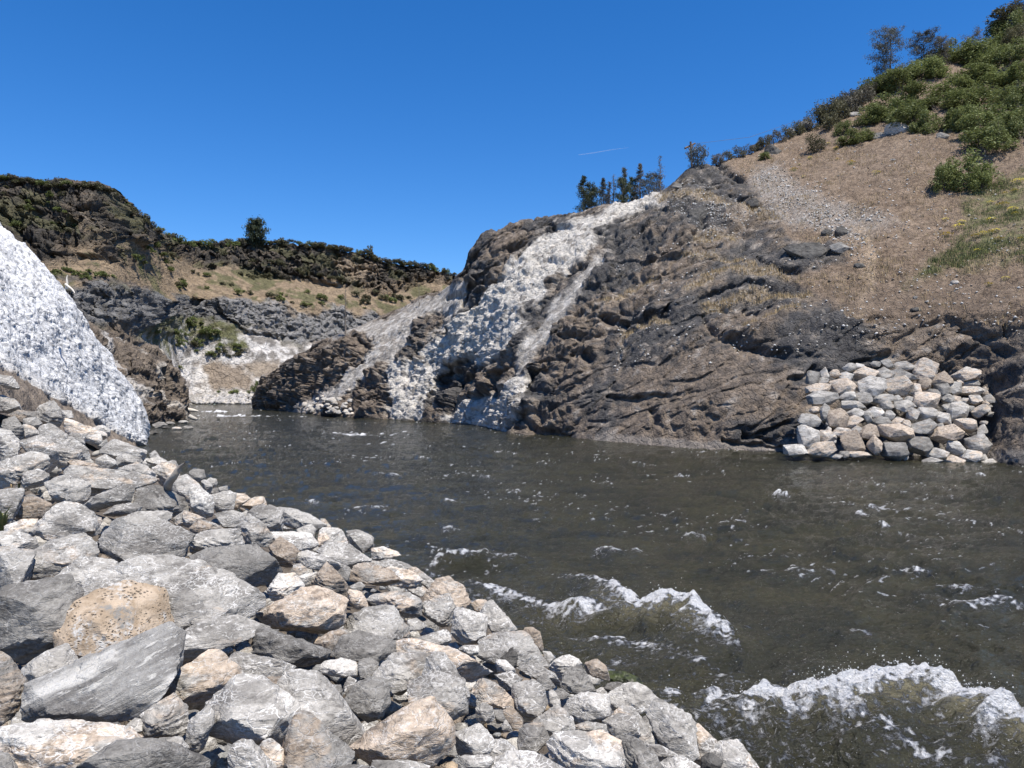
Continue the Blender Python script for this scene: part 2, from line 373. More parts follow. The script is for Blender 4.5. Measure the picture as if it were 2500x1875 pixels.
for q in [Z1([(1540,905),(1590,850),(1650,860),(1690,900),(1620,945)]), Z1([(1835,900),(1860,830),(1920,770),(1990,745),(2000,800),(1950,860),(1880,930)]), Z1([(1700,1000),(1760,980),(1760,1060),(1700,1090)])]: pale *= 1 - sstep(6, -6, poly_sd(wx, wy, q))
green = sstep(20, -25, poly_sd(wx, wy, Z3([(1780,1160),(1900,1080),(2133,1000),(2400,950),(2400,1500),(2000,1520),(1700,1560),(1430,1659),(1600,1500),(1800,1350)])))
scree_poly = Z3([(560,980),(700,960),(850,1080),(1150,1200),(1420,1290),(1150,1390),(850,1300),(600,1330),(300,1380),(80,1150),(200,1080),(420,1150)])
scree = sstep(18, -18, poly_sd(wx, wy, scree_poly))
trail = np.exp(-(seg_dist(wx, wy, Z3([(1190,1330),(1230,1400),(1250,1500),(1240,1659)]) + Z4([(1130,300),(1120,480)])) / 14) ** 2)
bench_lines = [(Z4([(-60,300),(0,265),(150,185),(400,185),(620,205)]), 7), (Z4([(60,440),(180,380),(300,330),(450,312),(760,330)]), 9), (Z4([(330,545),(500,485),(700,470)]), 5),
   (Z2([(1380,770),(1500,710),(1757,720)]), 9), (Z2([(1400,880),(1560,820),(1700,790)]), 7), (Z2([(1020,1010),(1130,960),(1240,950)]), 5), (Z2([(940,860),(1060,780),(1180,740)]), 5),
   (Z2([(1390,560),(1480,540),(1550,560)]), 13), (Z2([(1180,360),(1350,330),(1500,380),(1757,450)]), 9), (Z2([(1300,640),(1450,640),(1640,680)]), 5)]
bench = np.zeros_like(X)
for l, w in bench_lines: bench = np.maximum(bench, np.exp(-(seg_dist(wx * 0.5 + X * 0.5, wy * 0.5 + Y * 0.5, l) / w) ** 2))
crev = [(Z2([(1310,430),(1360,440),(1410,490),(1380,560)]), 9, .8), (Z2([(930,930),(1000,945),(1100,940),(1230,920),(1250,880)]), 8, 1.1), (Z2([(1100,655),(1200,672),(1300,640)]), 7, .8),
   (Z2([(595,1290),(615,1220),(650,1200),(690,1200)]), 17, 1.8), (Z2([(1510,1015),(1600,1075),(1757,1105)]), 12, 1.2), (Z2([(740,1030),(860,1042)]), 7, .8), (Z2([(805,1110),(860,1125)]), 11, 1.2),
   (Z2([(960,1312),(1080,1318),(1230,1292)]), 7, .8), (Z2([(1160,1380),(1180,1430)]), 8, .9), (Z2([(500,1490),(550,1410),(600,1460),(680,1470),(770,1490)]), 9, 1.1), (Z2([(130,1290),(200,1160),(260,1240)]), 10, 1.2),
   (Z2([(420,1300),(440,1200)]), 10, 1.2), (Z2([(1600,1482),(1757,1530)]), 6, .8), (Z4([(180,632),(300,645),(400,705),(520,745),(640,735)]), 11, 1.5), (Z4([(0,390),(120,312),(280,262),(460,252)]), 6, .7),
   (Z4([(60,480),(100,560),(190,640)]), 8, .9), (Z4([(640,905),(720,895),(800,835)]), 8, .9), (Z4([(1060,812),(1150,790),(1300,755)]), 7, .8), (Z4([(1800,588),(1900,612),(2050,700),(2110,730)]), 6, .8),
   (Z4([(2060,970),(2120,1020),(2212,1010)]), 15, 1.3), (Z4([(2110,560),(2150,660)]), 6, .8), (Z4([(330,1295),(480,1258),(640,1190)]), 6, .8), (Z4([(180,1325),(400,1345),(600,1368)]), 5, .7), (Z4([(430,95),(560,155),(700,175)]), 6, .8),
   (Z4([(330,400),(420,440),(520,400)]), 8, .7), (Z4([(1180,500),(1330,495)]), 7, .6), (Z4([(1440,480),(1520,490)]), 6, .5), (Z4([(2140,420),(2212,460)]), 8, .7),
   (Z1([(1190,1190),(1260,1195)]), 8, 1.6), (Z1([(2080,1080),(2120,1060)]), 10, 1.0), (Z1([(1540,900),(1600,890),(1650,910)]), 5, .8), (Z1([(2020,700),(2080,680),(2140,650)]), 5, .8), (Z1([(2080,600),(2150,500)]), 5, .8),
   (Z2([(260,860),(300,780),(370,760)]), 8, 1.2), (Z2([(330,740),(420,690)]), 6, .8), (Z2([(470,600),(560,570)]), 6, .8), (Z2([(660,510),(760,500)]), 5, .7), (Z3([(340,960),(440,1010),(520,1040)]), 6, .7), (Z3([(440,1120),(560,1190),(640,1200)]), 6, .7), (Z3([(280,1240),(300,1320),(240,1370)]), 7, .9)]
cut = np.zeros_like(X)
for l, w, a in crev:
    dd = seg_dist(wx * 0.5 + X * 0.5, wy * 0.5 + Y * 0.5, l); cut = np.maximum(cut, a * np.exp(-(dd / w) ** 2))
# rock relief: bedding that dips to the lower right, fractured blocks
rk = (1 - soil) * (1 - 0.65 * pale) * (1 - 0.45 * white)

a = math.radians(20); bx = P[:, 0] * math.cos(a) + P[:, 2] * math.sin(a); bz = -P[:, 0] * math.sin(a) + P[:, 2] * math.cos(a)
# bedding arcs: dips right on the right side, left on the left side
s_ = np.stack([bx * 0.16, P[:, 1] * 0.16, bz * 0.62], 1); w3 = np.stack([fbm(s_ * 0.6, 3, seed=21), fbm(s_ * 0.6 + 7, 3, seed=22), fbm(s_ * 0.6 + 17, 3, seed=23)], 1)
big = ridged(s_ + 0.35 * w3, 3, seed=31); blk1, blk2, bid = worley(np.stack([bx * 0.42, P[:, 1] * 0.42, bz * 0.8], 1) + 0.45 * w3, 3)
c1, c2, cid = worley(np.stack([bx * 1.1, P[:, 1] * 1.1, bz * 1.9], 1) + 0.5 * w3, 6)
med = fbm(P * 0.55, 5, 0.55, seed=41); fin = ridged(P * 1.3, 4, 0.55, seed=51)
q1, q2, qid = worley(np.stack([bx * 0.17, P[:, 1] * 0.2, bz * 0.30], 1) + 0.30 * w3, 43); t1, t2, tid = worley(np.stack([bx * 0.5, P[:, 1] * 0.5, bz * 0.95], 1) + 0.30 * w3, 44)
pil = np.sqrt(np.clip(0.95 - q1, 0, 1)); pil2 = np.sqrt(np.clip(0.95 - t1, 0, 1))
R_ = 1.5 * (pil - 0.6) + 0.7 * (qid - 0.5) * np.clip((q2 - q1) * 4, 0, 1) + 0.42 * (pil2 - 0.6) + 0.26 * (tid - 0.5) * np.clip((t2 - t1) * 5, 0, 1) + 0.14 * (big - 0.6) + 0.10 * (cid - 0.5) * np.clip((c2 - c1) * 4, 0, 1) + 0.34 * med + 0.06 * fin
d_soil = 0.22 * fbm(P * 0.25, 3, seed=61) + 0.10 * fbm(P * 1.2, 4, 0.6, seed=62)
dist = np.clip(S.D / 60, 0.7, 1.8)
wb1, wb2, wbi = worley(np.stack([bx * 0.55, P[:, 1] * 0.55, bz * 1.1], 1) + 0.35 * w3, 45)
wd = 0.30 * (wbi - 0.5) * np.clip((wb2 - wb1) * 5, 0, 1) + 0.16 * np.clip((wb2 - wb1) * 5, 0, 1) + 0.07 * (ridged(P * 1.1, 4, 0.65, seed=71)) + 0.13 * (worley(P * np.array([1.4, 1.4, 2.0]), 8)[2] - 0.5)
broad = sstep(1330, 1450, X) * sstep(860, 900, Y + 0.12 * (X - 1400)) * sstep(2110, 2020, X)
R_ = R_ * (1 - 0.5 * broad.ravel())
disp = rk * R_.reshape(X.shape) * dist * 1.0 * (1 - 0.6 * sstep(6.2, 6.9, S.v)) * (0.6 + 0.6 * sstep(-0.4, 0.5, fbm(P * 0.07 + 3, 3, seed=64))).reshape(X.shape) + soil * d_soil.reshape(X.shape) + white * wd.reshape(X.shape)
rk2 = sstep(0.5, 2.0, np.minimum(S.v, 2 + 0 * S.v))         # keep the shoreline quieter
disp = disp * (0.3 + 0.7 * sstep(0.6, 1.8, S.v)) * sstep(9.0, 7.3, S.v)
edge = sstep(0, 12, np.arange(S.nx))[:, None]
disp = disp * (0.25 + 0.75 * edge)
ac = ridged(np.stack([bx * 0.13, P[:, 1] * 0.2, bz * 0.55], 1) + 0.3 * w3 + 40, 4, 0.55, seed=66).reshape(X.shape)
ac2 = ridged(P * np.array([0.5, 0.5, 0.9]) + 11 + 0.3 * w3, 3, 0.5, seed=67).reshape(X.shape)
cut = cut + rk * (1 - white) * (1 - 0.7 * pale) * sstep(1.15, 1.5, S.v) * (0.22 * sstep(1.35, 1.65, ac) + 0.13 * sstep(1.2, 1.5, ac2) + 0.22 * sstep(0.10, 0.0, (q2 - q1).reshape(X.shape)))
cutv = -cut * dist * 1.25
S.P = S.P + S.N * disp[..., None] + np.stack([0 * cutv, -cutv * 0.9, cutv * 0.1], -1)
S.N = normals(S.P)
# albedo
n_a = fbm(P * 0.12, 4, seed=81).reshape(X.shape); n_b = fbm(P * 0.9, 5, 0.6, seed=82).reshape(X.shape); n_c = perlin(P * 4.0, 83).reshape(X.shape)
warm = sstep(-0.25, 0.35, n_a + 0.35 * n_b + 0.12 * (X < 1480) + 0.25 * (X < 1150))
col = lerpc(np.zeros(X.shape + (3,)) + np.array([0.098, 0.093, 0.088]), warm, [0.205, 0.162, 0.122])
col = lerpc(col, 0.6 * sstep(0.2, 0.65, n_b + 0.15 * n_c), [0.27, 0.23, 0.19])
col = lerpc(col, 0.5 * sstep(0.1, -0.5, n_b), [0.060, 0.057, 0.056])
col = lerpc(col, 0.55 * sstep(0.55, 1.0, n_b - 0.3 * n_c), [0.40, 0.36, 0.31])
col = lerpc(col, bench * 0.85, [0.35, 0.275, 0.19]); col = lerpc(col, bench * 0.5 * sstep(0.0, 0.3, n_c), [0.45, 0.42, 0.38])
sc_ = lerpc(np.zeros(X.shape + (3,)) + np.array([0.275, 0.205, 0.145]), sstep(-0.4, 0.5, n_b + 0.5 * n_a), [0.20, 0.145, 0.10])
sc_ = lerpc(sc_, 0.4 * sstep(0.1, 0.4, n_c), [0.36, 0.28, 0.20])
sc_ = lerpc(sc_, scree * (0.35 + 0.4 * sstep(-0.1, 0.4, n_c + 0.5 * n_b)), [0.40, 0.375, 0.34])
sc_ = lerpc(sc_, 0.9 * trail * (0.8 + 0.5 * n_b), [0.47, 0.36, 0.25])
sc_ = lerpc(sc_, green * (0.25 + 0.55 * sstep(-0.2, 0.3, n_b)), [0.17, 0.175, 0.075])
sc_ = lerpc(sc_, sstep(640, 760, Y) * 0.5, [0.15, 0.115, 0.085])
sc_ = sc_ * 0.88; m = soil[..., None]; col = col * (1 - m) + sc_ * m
col = lerpc(col, pale * (0.85 + 0.2 * n_b) * (1 - 0.45 * sstep(0.15, 0.5, n_a + n_b)), [0.42, 0.385, 0.335]); col = lerpc(col, pale * 0.8 * sstep(0.0, 0.35, n_b + 0.3 * fbm(P * 0.25 + 9, 3, seed=84).reshape(X.shape)), [0.60, 0.565, 0.51])
wmask = white * sstep(-0.50, -0.26, n_b + 0.5 * n_a + 0.2 * n_c + 0.10)
col = lerpc(col, white * (1 - wmask), [0.30, 0.275, 0.24]); halo = np.zeros_like(X)
for q in white_polys: halo = np.maximum(halo, sstep(38, 0, poly_sd(wx, wy, q)))
col = lerpc(col, halo * 0.55 * sstep(-0.1, 0.35, n_b + 0.3 * n_a) * (1 - soil), [0.44, 0.415, 0.37]); col = lerpc(col, wmask, [0.60, 0.56, 0.495]); col = lerpc(col, wmask * 0.6 * sstep(0.1, 0.6, n_b), [0.48, 0.455, 0.41])
wet = sstep(1.25, 1.0, S.v) * 1.0                 # pale mineral band just over the water with a dark foot
band = sstep(1.02, 1.1, S.v + 0.02 * n_b) * sstep(1.42, 1.28, S.v + 0.05 * n_b) * (X > 1450)
col = lerpc(col, band * 0.6, [0.30, 0.27, 0.235]); col = lerpc(col, sstep(1.08, 1.03, S.v) * 0.8, [0.035, 0.032, 0.028])
bench_keep, green_keep, soil_keep, white_keep = bench, green, soil, white
finish(S, 'right_hillside', col, terrain_mat('hillside_rock_and_soil', 1.6, 0.22))

# ------------------------------------------------------------------ far canyon wall on the left
# rows: base, bank foot, cliff foot, lower cliff top, tan slope top, ridge, plateau, far
def fc(x, *r): return (x, list(r))
FH = [
 fc(-420, (1010,95),(960,100),(800,110),(720,115),(590,128),(400,140),(430,175),(900,220)),
 fc(-100, (1000,118),(960,124),(800,135),(715,140),(602,154),(428,168),(450,205),(900,240)),
 fc(100, (1000,120),(960,126),(790,137),(700,142),(622,152),(440,172),(460,205),(900,240)),
 fc(190, (1000,125),(962,130),(800,141),(697,148),(640,156),(446,173),(465,205),(900,240)),
 fc(255, (1000,132),(962,138),(808,148),(697,154),(646,161),(456,176),(475,210),(900,240)),
 fc(300, (1000,138),(962,145),(815,155),(700,161),(650,168),(482,182),(500,215),(900,250)),
 fc(338, (1000,148),(962,156),(822,166),(708,172),(660,180),(528,190),(540,220),(900,250)),
 fc(375, (1000,165),(962,172),(812,182),(714,188),(664,198),(556,216),(570,245),(900,270)),
 fc(415, (993,185),(962,192),(790,200),(720,205),(666,216),(578,236),(595,265),(900,290)),
 fc(470, (988,198),(963,204),(778,212),(726,216),(660,232),(592,256),(610,285),(900,310)),
 fc(540, (987,200),(962,207),(782,217),(732,221),(652,242),(597,264),(610,290),(900,315)),
 fc(640, (987,200),(962,208),(812,227),(740,233),(672,254),(597,270),(612,296),(900,320)),
 fc(760, (990,205),(964,212),(836,238),(751,245),(692,263),(600,278),(620,305),(900,325)),
 fc(880, (990,215),(964,222),(826,250),(768,256),(706,272),(622,286),(640,312),(900,335)),
 fc(930, (990,220),(964,228),(826,256),(776,262),(713,279),(640,292),(655,318),(900,340)),
 fc(1000,(990,225),(964,235),(830,264),(786,270),(704,293),(650,302),(668,328),(900,350)),
 fc(1100,(990,230),(964,245),(840,275),(792,281),(695,302),(672,312),(690,338),(900,360)),
 fc(1250,(990,240),(964,255),(850,290),(800,296),(740,310),(715,322),(730,350),(900,370)),
 fc(1500,(990,250),(964,265),(860,300),(820,310),(790,325),(770,335),(790,360),(900,380)),
]
S = sheet(FH, 620, 230, [12, 45, 36, 36, 62, 12, 6], 1); FHS = S
X, Y = S.X, S.Y; P = S.P.reshape(-1, 3); v = S.v
warp = (7 * fbm(np.stack([X.ravel() / 22, Y.ravel() / 22, X.ravel() * 0], 1), 4, seed=5)).reshape(X.shape)
wy = Y + (7 * fbm(np.stack([X.ravel() / 22 + 4, Y.ravel() / 22, X.ravel() * 0], 1), 4, seed=15)).reshape(X.shape); wx = X + warp
nv = (fbm(P * np.array([0.05, 0.05, 0.05]), 4, 0.6, seed=101)).reshape(X.shape); vv = v + 0.35 * nv
slope_gap = sstep(12, -12, poly_sd(wx, wy, Z1([(560,440),(640,420),(720,470),(800,520),(900,560),(960,570),(1020,640),(1200,760),(700,760),(640,600)])))   # grassy gully where the upper cliff breaks
up = sstep(3.9, 4.15, vv) * sstep(5.4, 5.0, v) * (1 - 0.75 * slope_gap); lo = sstep(1.9, 2.15, vv) * sstep(3.15, 2.95, vv); cl = np.maximum(up, lo)
colm = perlin(P * np.array([0.55, 0.55, 0.05]), 111) ; big = ridged(P * np.array([0.10, 0.10, 0.13]), 4, 0.55, seed=112)
f1, f2, idd = worley(P * np.array([0.28, 0.28, 0.30]) + 0.4 * np.stack([fbm(P * .1, 2, seed=3)] * 3, 1), 4)
g1, g2, gid = worley(P * np.array([0.75, 0.75, 0.6]), 14)
R_ = 1.4 * (big - 0.6) + 1.7 * (idd - 0.5) * np.clip((f2 - f1) * 4, 0, 1) + 0.8 * (gid - 0.5) + 0.7 * colm + 0.4 * fbm(P * 0.8, 3, seed=115)
soft = 0.5 * fbm(P * 0.1, 4, seed=116) + 0.25 * fbm(P * 0.5, 3, seed=117)
disp = cl * (1 - 0.4 * lo) * R_.reshape(X.shape) * 1.25 + (1 - cl) * soft.reshape(X.shape) * 1.3
crev = [(Z1([(530,300),(550,370),(610,410)]), 20, 9.0), (Z1([(200,512),(300,520),(380,518),(540,545)]), 6, 3.0), (Z1([(0,320),(60,400),(150,470)]), 6, 3.0), (Z1([(640,790),(650,730),(700,700),(760,690),(860,712)]), 12, 6.0), (Z1([(960,740),(1010,800),(1080,850),(1300,890)]), 7, 4.0), (Z1([(400,680),(520,730),(640,790)]), 7, 3.0),
   (Z1([(1380,620),(1500,645),(1600,640)]), 7, 3.5), (Z1([(1080,590),(1200,600),(1350,615)]), 6, 3.0), (Z1([(1500,510),(1600,560),(1690,590)]), 5, 2.5), (Z1([(1900,690),(1960,680)]), 8, 3.5), (Z1([(830,500),(850,540),(900,550)]), 5, 2.5), (Z1([(400,780),(500,850),(640,900)]), 6, 2.0)]
cut = np.zeros_like(X)
for l, w, a_ in crev: cut = np.maximum(cut, a_ * np.exp(-(seg_dist(wx, wy, l) / w) ** 2))
# the basalt nose bulges out of the wall
bul = np.exp(-((X - 250) / 70) ** 2 - ((Y - 560) / 90) ** 2) * 5
fa = ridged(P * np.array([0.16, 0.16, 0.26]) + 3, 3, 0.55, seed=118).reshape(X.shape); cut = cut + cl * (2.6 * sstep(1.05, 1.5, fa) * (1 - 0.6 * lo) + 1.0 * sstep(0.12, 0.0, (g2 - g1).reshape(X.shape)))
disp = disp * sstep(7.0, 5.6, v) * (1 - 0.65 * sstep(4.6, 5.0, v))
S.P = S.P + S.N * disp[..., None]; S.P[..., 1] += cut - bul
S.N = normals(S.P)
n_b = fbm(P * 0.35, 5, 0.6, seed=121).reshape(X.shape); n_c = perlin(P * 1.5, 122).reshape(X.shape); n_g = fbm(P * 0.09 + 5, 4, 0.6, seed=123).reshape(X.shape)
col = np.zeros(X.shape + (3,)) + np.array([0.285, 0.215, 0.14])                                   # dry grass slope
col = lerpc(col, 0.6 * sstep(-0.1, 0.4, n_b), [0.20, 0.15, 0.10])
col = lerpc(col, 0.75 * sstep(0.0, 0.35, n_g + 0.35 * n_b), [0.10, 0.105, 0.045])
cu = lerpc(np.zeros(X.shape + (3,)) + np.array([0.072, 0.064, 0.054]), 0.7 * sstep(0, 0.5, n_b), [0.17, 0.135, 0.10])
cu = lerpc(cu, 0.7 * sstep(0.0, 0.4, n_g), [0.115, 0.112, 0.058])
cu = lerpc(cu, sstep(840, 900, X) * 0.6 * sstep(4.3, 4.0, vv - 0.3), [0.30, 0.225, 0.15]); cu = lerpc(cu, 0.7 * sstep(4, -4, poly_sd(wx, wy, Z1([(1480,510),(1560,520),(1700,560),(1700,600),(1600,620),(1500,560)]))), [0.34, 0.26, 0.18])
cu = lerpc(cu, 0.6 * sstep(6, -6, poly_sd(wx, wy, Z1([(380,300),(440,280),(500,400),(560,440),(540,500),(440,430),(400,400)]))) * sstep(-0.3, 0.2, n_c), [0.27, 0.22, 0.16])
clo0 = np.array([0.145, 0.140, 0.134])[None, None] * (1 + 0.75 * sstep(500, 600, X))[..., None]
clo = lerpc(clo0, 0.7 * sstep(-0.1, 0.5, n_b + 0.4 * n_c), [0.24, 0.235, 0.225])
col = col * (1 - up[..., None]) + cu * up[..., None]; col = col * (1 - lo[..., None]) + clo * lo[..., None]
bk = sstep(2.1, 1.9, vv)
cb = lerpc(np.zeros(X.shape + (3,)) + np.array([0.60, 0.57, 0.53]), 0.85 * sstep(-0.05, 0.4, n_b), [0.33, 0.29, 0.25]); cb = lerpc(cb, 0.85 * sstep(1.3, 1.7, vv) * sstep(-0.35, 0.1, n_b), [0.19, 0.175, 0.155])
cb = lerpc(cb, sstep(7, -8, poly_sd(wx, wy, Z1([(905,1000),(960,975),(1100,1010),(1140,1060),(1130,1110),(960,1110)]))), [0.29, 0.235, 0.18])
cb = lerpc(cb, sstep(7, -8, poly_sd(wx, wy, Z1([(1085,990),(1260,975),(1250,1060),(1140,1060)]))), [0.29, 0.24, 0.185])
cb = lerpc(cb, sstep(350, 330, X), [0.17, 0.135, 0.10])
col = col * (1 - bk[..., None]) + cb * bk[..., None]
gm = sstep(5, -5, poly_sd(wx, wy, Z1([(610,870),(680,800),(780,775),(960,785),(1070,835),(1130,915),(1060,930),(950,875),(800,880),(770,970),(690,950)])))
col = lerpc(col, gm * (0.35 + 0.6 * sstep(-0.3, 0.2, n_b)), [0.13, 0.13, 0.06])
col = lerpc(col, 0.8 * sstep(4, -4, poly_sd(wx, wy, Z1([(240,590),(430,600),(600,625),(700,665),(560,640),(300,625)]))), [0.14, 0.12, 0.105])
col = lerpc(col, sstep(1.0, 0.8, v), [0.33, 0.31, 0.28]); 
finish(S, 'canyon_wall', col, terrain_mat('basalt_and_dry_grass', 0.45, 0.8))

# ------------------------------------------------------------------ white slope on the left bank
WS = [
 fc(-500,(1000,8),(900,10),(760,13),(680,18.2),(540,23.5),(330,34),(420,44),(900,57)),
 fc(-150,(1010,16),(880,19),(835,21),(760,25.4),(620,33.2),(430,43.8),(500,51.8),(900,69.8)),
 fc(0,(1010,20),(935,22),(897,26),(800,30.9),(660,38.2),(542,47),(600,55),(960,71)),
 fc(54,(1030,24),(958,26),(925,29.5),(840,33.9),(710,40),(594,46.6),(650,53.3),(970,69.3)),
 fc(108,(1045,28),(990,30.5),(957,33),(880,37.4),(760,41.8),(648,47),(710,53),(980,68)),
 fc(163,(1060,33),(1020,35.5),(987,37.5),(920,41),(810,44.5),(703,48.5),(760,53.7),(990,66.7)),
 fc(217,(1075,37.5),(1046,40),(1019,42),(960,44.6),(880,47.2),(798,50.8),(850,54.8),(1000,65.8)),
 fc(260,(1090,42),(1066,44),(1044,46),(1000,47.8),(930,50.4),(860,53),(900,57),(1020,65)),
 fc(304,(1100,46),(1086,48),(1068,50),(1030,51.2),(975,53),(920,54.9),(950,58.1),(1040,65.1)),
 fc(332,(1110,49),(1098,51),(1082,52.3),(1055,53.5),(1010,54.8),(963,56.2),(985,59.7),(1055,64.7)),
 fc(350,(1115,51),(1106,53),(1092,54),(1070,54.9),(1035,55.8),(998,56.8),(1015,60.2),(1065,65.2)),
 fc(360,(1115,53),(1106,55),(1097,56),(1080,56.9),(1065,57.8),(1052,58.6),(1070,61.1),(1085,66.1)),
]
S = sheet(WS, 430, 250, [10, 10, 40, 70, 60, 10, 6], 1); WSS = S
X, Y = S.X, S.Y; P = S.P.reshape(-1, 3); v = S.v
rot = P.copy(); aa = math.radians(35)
f1, f2, idd = worley(np.stack([P[:, 0] * 1.5 + P[:, 2] * 0.8, P[:, 1] * 1.5, P[:, 2] * 2.6], 1), 24); g1, g2, gid = worley(np.stack([P[:, 0] * 3.4, P[:, 1] * 3.4, P[:, 2] * 5.5], 1) + 0.3, 25)
pm = 0.25 + 0.9 * sstep(-0.3, 0.5, fbm(P * np.array([0.35, 0.35, 0.5]), 4, 0.6, seed=134)); k1, k2, kid = worley(np.stack([P[:, 0] * 0.5 + P[:, 2] * 0.3, P[:, 1] * 0.5, P[:, 2] * 0.9], 1) + 0.3 * fbm(P * 0.4, 3, seed=6)[:, None], 26)
R_ = 0.22 * (kid - 0.5) * np.clip((k2 - k1) * 5, 0, 1) + pm * (0.15 * (idd - 0.5) * np.clip((f2 - f1) * 5, 0, 1) + 0.09 * np.clip((f2 - f1) * 5, 0, 1)) + 0.09 * (gid - 0.5) * np.clip((g2 - g1) * 4, 0, 1) + 0.26 * fbm(P * 0.4, 4, 0.5, seed=130) + 0.035 * ridged(P * 2.2, 4, 0.6, seed=131)
wm = sstep(1.9, 2.05, v + 0.05 * fbm(P * 0.5, 3, seed=5).reshape(X.shape))
R2 = 0.12 * fbm(P * 0.8, 5, 0.6, seed=133)
disp = (wm * 0.8 * R_.reshape(X.shape) + (1 - wm) * R2.reshape(X.shape)) * sstep(0.0, 0.5, v) * sstep(7.0, 5.5, v)
S.P = S.P + S.N * disp[..., None]; S.N = normals(S.P)
n_b = fbm(P * 0.8, 5, 0.6, seed=141).reshape(X.shape); n_c = perlin(P * 5, 142).reshape(X.shape)
col = lerpc(np.zeros(X.shape + (3,)) + np.array([0.245, 0.20, 0.155]), 0.6 * sstep(-0.1, 0.4, n_b), [0.16, 0.13, 0.105])
cw = lerpc(np.zeros(X.shape + (3,)) + np.array([0.68, 0.68, 0.67]), 0.8 * sstep(0.2, 0.6, n_b + 0.35 * n_c), [0.40, 0.40, 0.40]); cw = lerpc(cw, 0.75 * sstep(0.22, 0.5, -n_c - 0.3 * n_b), [0.26, 0.26, 0.265])
cw = lerpc(cw, 0.6 * sstep(2.5, 2.0, v), [0.50, 0.47, 0.42])
col = col * (1 - wm[..., None]) + cw * wm[..., None]
col = lerpc(col, sstep(5.3, 5.8, v), [0.2, 0.17, 0.13])
finish(S, 'white_slope', col, terrain_mat('white_crumbling_rock', 2.2, 0.07))

# ------------------------------------------------------------------ brown headland behind it
BH = [
 fc(200, (1080,64),(1062,68),(1000,72),(900,76),(815,80),(795,84),(850,92),(1040,110)),
 fc(235, (1075,68),(1058,71),(1000,75),(900,79),(830,83),(806,86),(860,94),(1035,112)),
 fc(270, (1070,72),(1054,75),(990,79),(900,83),(845,86),(820,90),(870,98),(1030,114)),
 fc(304, (1066,75),(1050,78),(985,81),(905,85),(860,88),(836,91),(880,100),(1025,116)),
 fc(340, (1060,79),(1045,81.5),(985,84),(910,87),(868,90),(839,93),(890,102),(1022,118)),
 fc(380, (1055,84),(1040,86),(990,88),(925,91),(890,93),(855,96),(900,104),(1020,120)),
 fc(400, (1050,87),(1037,89),(990,91),(935,93),(905,95),(874,98),(915,106),(1018,120)),
 fc(430, (1045,91),(1033,93),(1000,95),(965,96.5),(940,98),(915,100),(950,108),(1016,120)),
 fc(450, (1038,95),(1029,96.5),(1012,97.5),(995,98.5),(975,99.5),(960,101),(985,108),(1014,120)),
 fc(462, (1034,98),(1025,99),(1018,99.5),(1012,100),(1006,101),(1001,102),(1005,108),(1012,120)),
]
S = sheet(BH, 250, 170, [8, 36, 46, 26, 14, 8, 4], 1); BHS = S
X, Y = S.X, S.Y; P = S.P.reshape(-1, 3); v = S.v
a = math.radians(-38); bx = P[:, 0] * math.cos(a) + P[:, 2] * math.sin(a); bz = -P[:, 0] * math.sin(a) + P[:, 2] * math.cos(a)
f1, f2, idd = worley(np.stack([bx * 0.25, P[:, 1] * 0.3, bz * 0.75], 1), 34); g1, g2, gid = worley(np.stack([bx * 0.8, P[:, 1] * 0.8, bz * 1.6], 1) + 0.3, 35)
R_ = 1.1 * (idd - 0.5) + 0.55 * (gid - 0.5) + 0.6 * fbm(P * 0.3, 4, 0.55, seed=150) + 0.2 * ridged(P * 1.0, 4, 0.6, seed=151)
disp = R_.reshape(X.shape) * sstep(0.3, 1.5, v) * sstep(7.0, 5.6, v) * (0.3 + 0.7 * sstep(462, 440, X)); cut = np.zeros_like(X)
for l, w, a_ in [(Z1([(560,940),(570,1060),(620,1130)]), 5, 1.8), (Z1([(690,960),(710,1000)]), 5, 2.0), (Z1([(800,1150),(820,1180)]), 5, 1.8), (Z1([(660,1150),(720,1230)]), 5, 1.5)]: cut = np.maximum(cut, a_ * np.exp(-(seg_dist(X, Y, l) / w) ** 2))
S.P = S.P + S.N * disp[..., None]; S.P[..., 1] += cut; S.N = normals(S.P)
n_b = fbm(P * 0.5, 5, 0.6, seed=161).reshape(X.shape)
col = lerpc(np.zeros(X.shape + (3,)) + np.array([0.215, 0.175, 0.135]), 0.8 * sstep(-0.2, 0.4, n_b), [0.13, 0.108, 0.088])
st = perlin(np.stack([bx * 0.25, P[:, 1] * 0.2, bz * 1.1], 1), 77).reshape(X.shape); col = lerpc(col, 0.85 * sstep(0.32, 0.5, st), [0.48, 0.44, 0.38])
col = lerpc(col, sstep(3, -6, poly_sd(X, Y, Z1([(670,1090),(740,1150),(780,1170),(790,1200),(720,1170)]))), [0.55, 0.50, 0.43])
col = lerpc(col, sstep(3, -4, poly_sd(X, Y, Z1([(430,850),(470,860),(500,960),(600,1120),(640,1200),(600,1150),(480,980)]))) * 0.8, [0.55, 0.52, 0.48])
finish(S, 'brown_headland', col, terrain_mat('brown_headland_rock', 1.0, 0.35))

# ------------------------------------------------------------------ ground under everything, out to the horizon
gm_ = simple_mat('dry_ground', (0.2, 0.16, 0.11), (0.26, 0.2, 0.14), 0.02)
gr = link('ground', mesh_np('ground', [(-6000, -3000, -2.5), (6000, -3000, -2.5), (6000, 9000, -2.5), (-6000, 9000, -2.5)], np.array([[0, 1, 2, 3]])), gm_); gr['kind'] = 'structure'

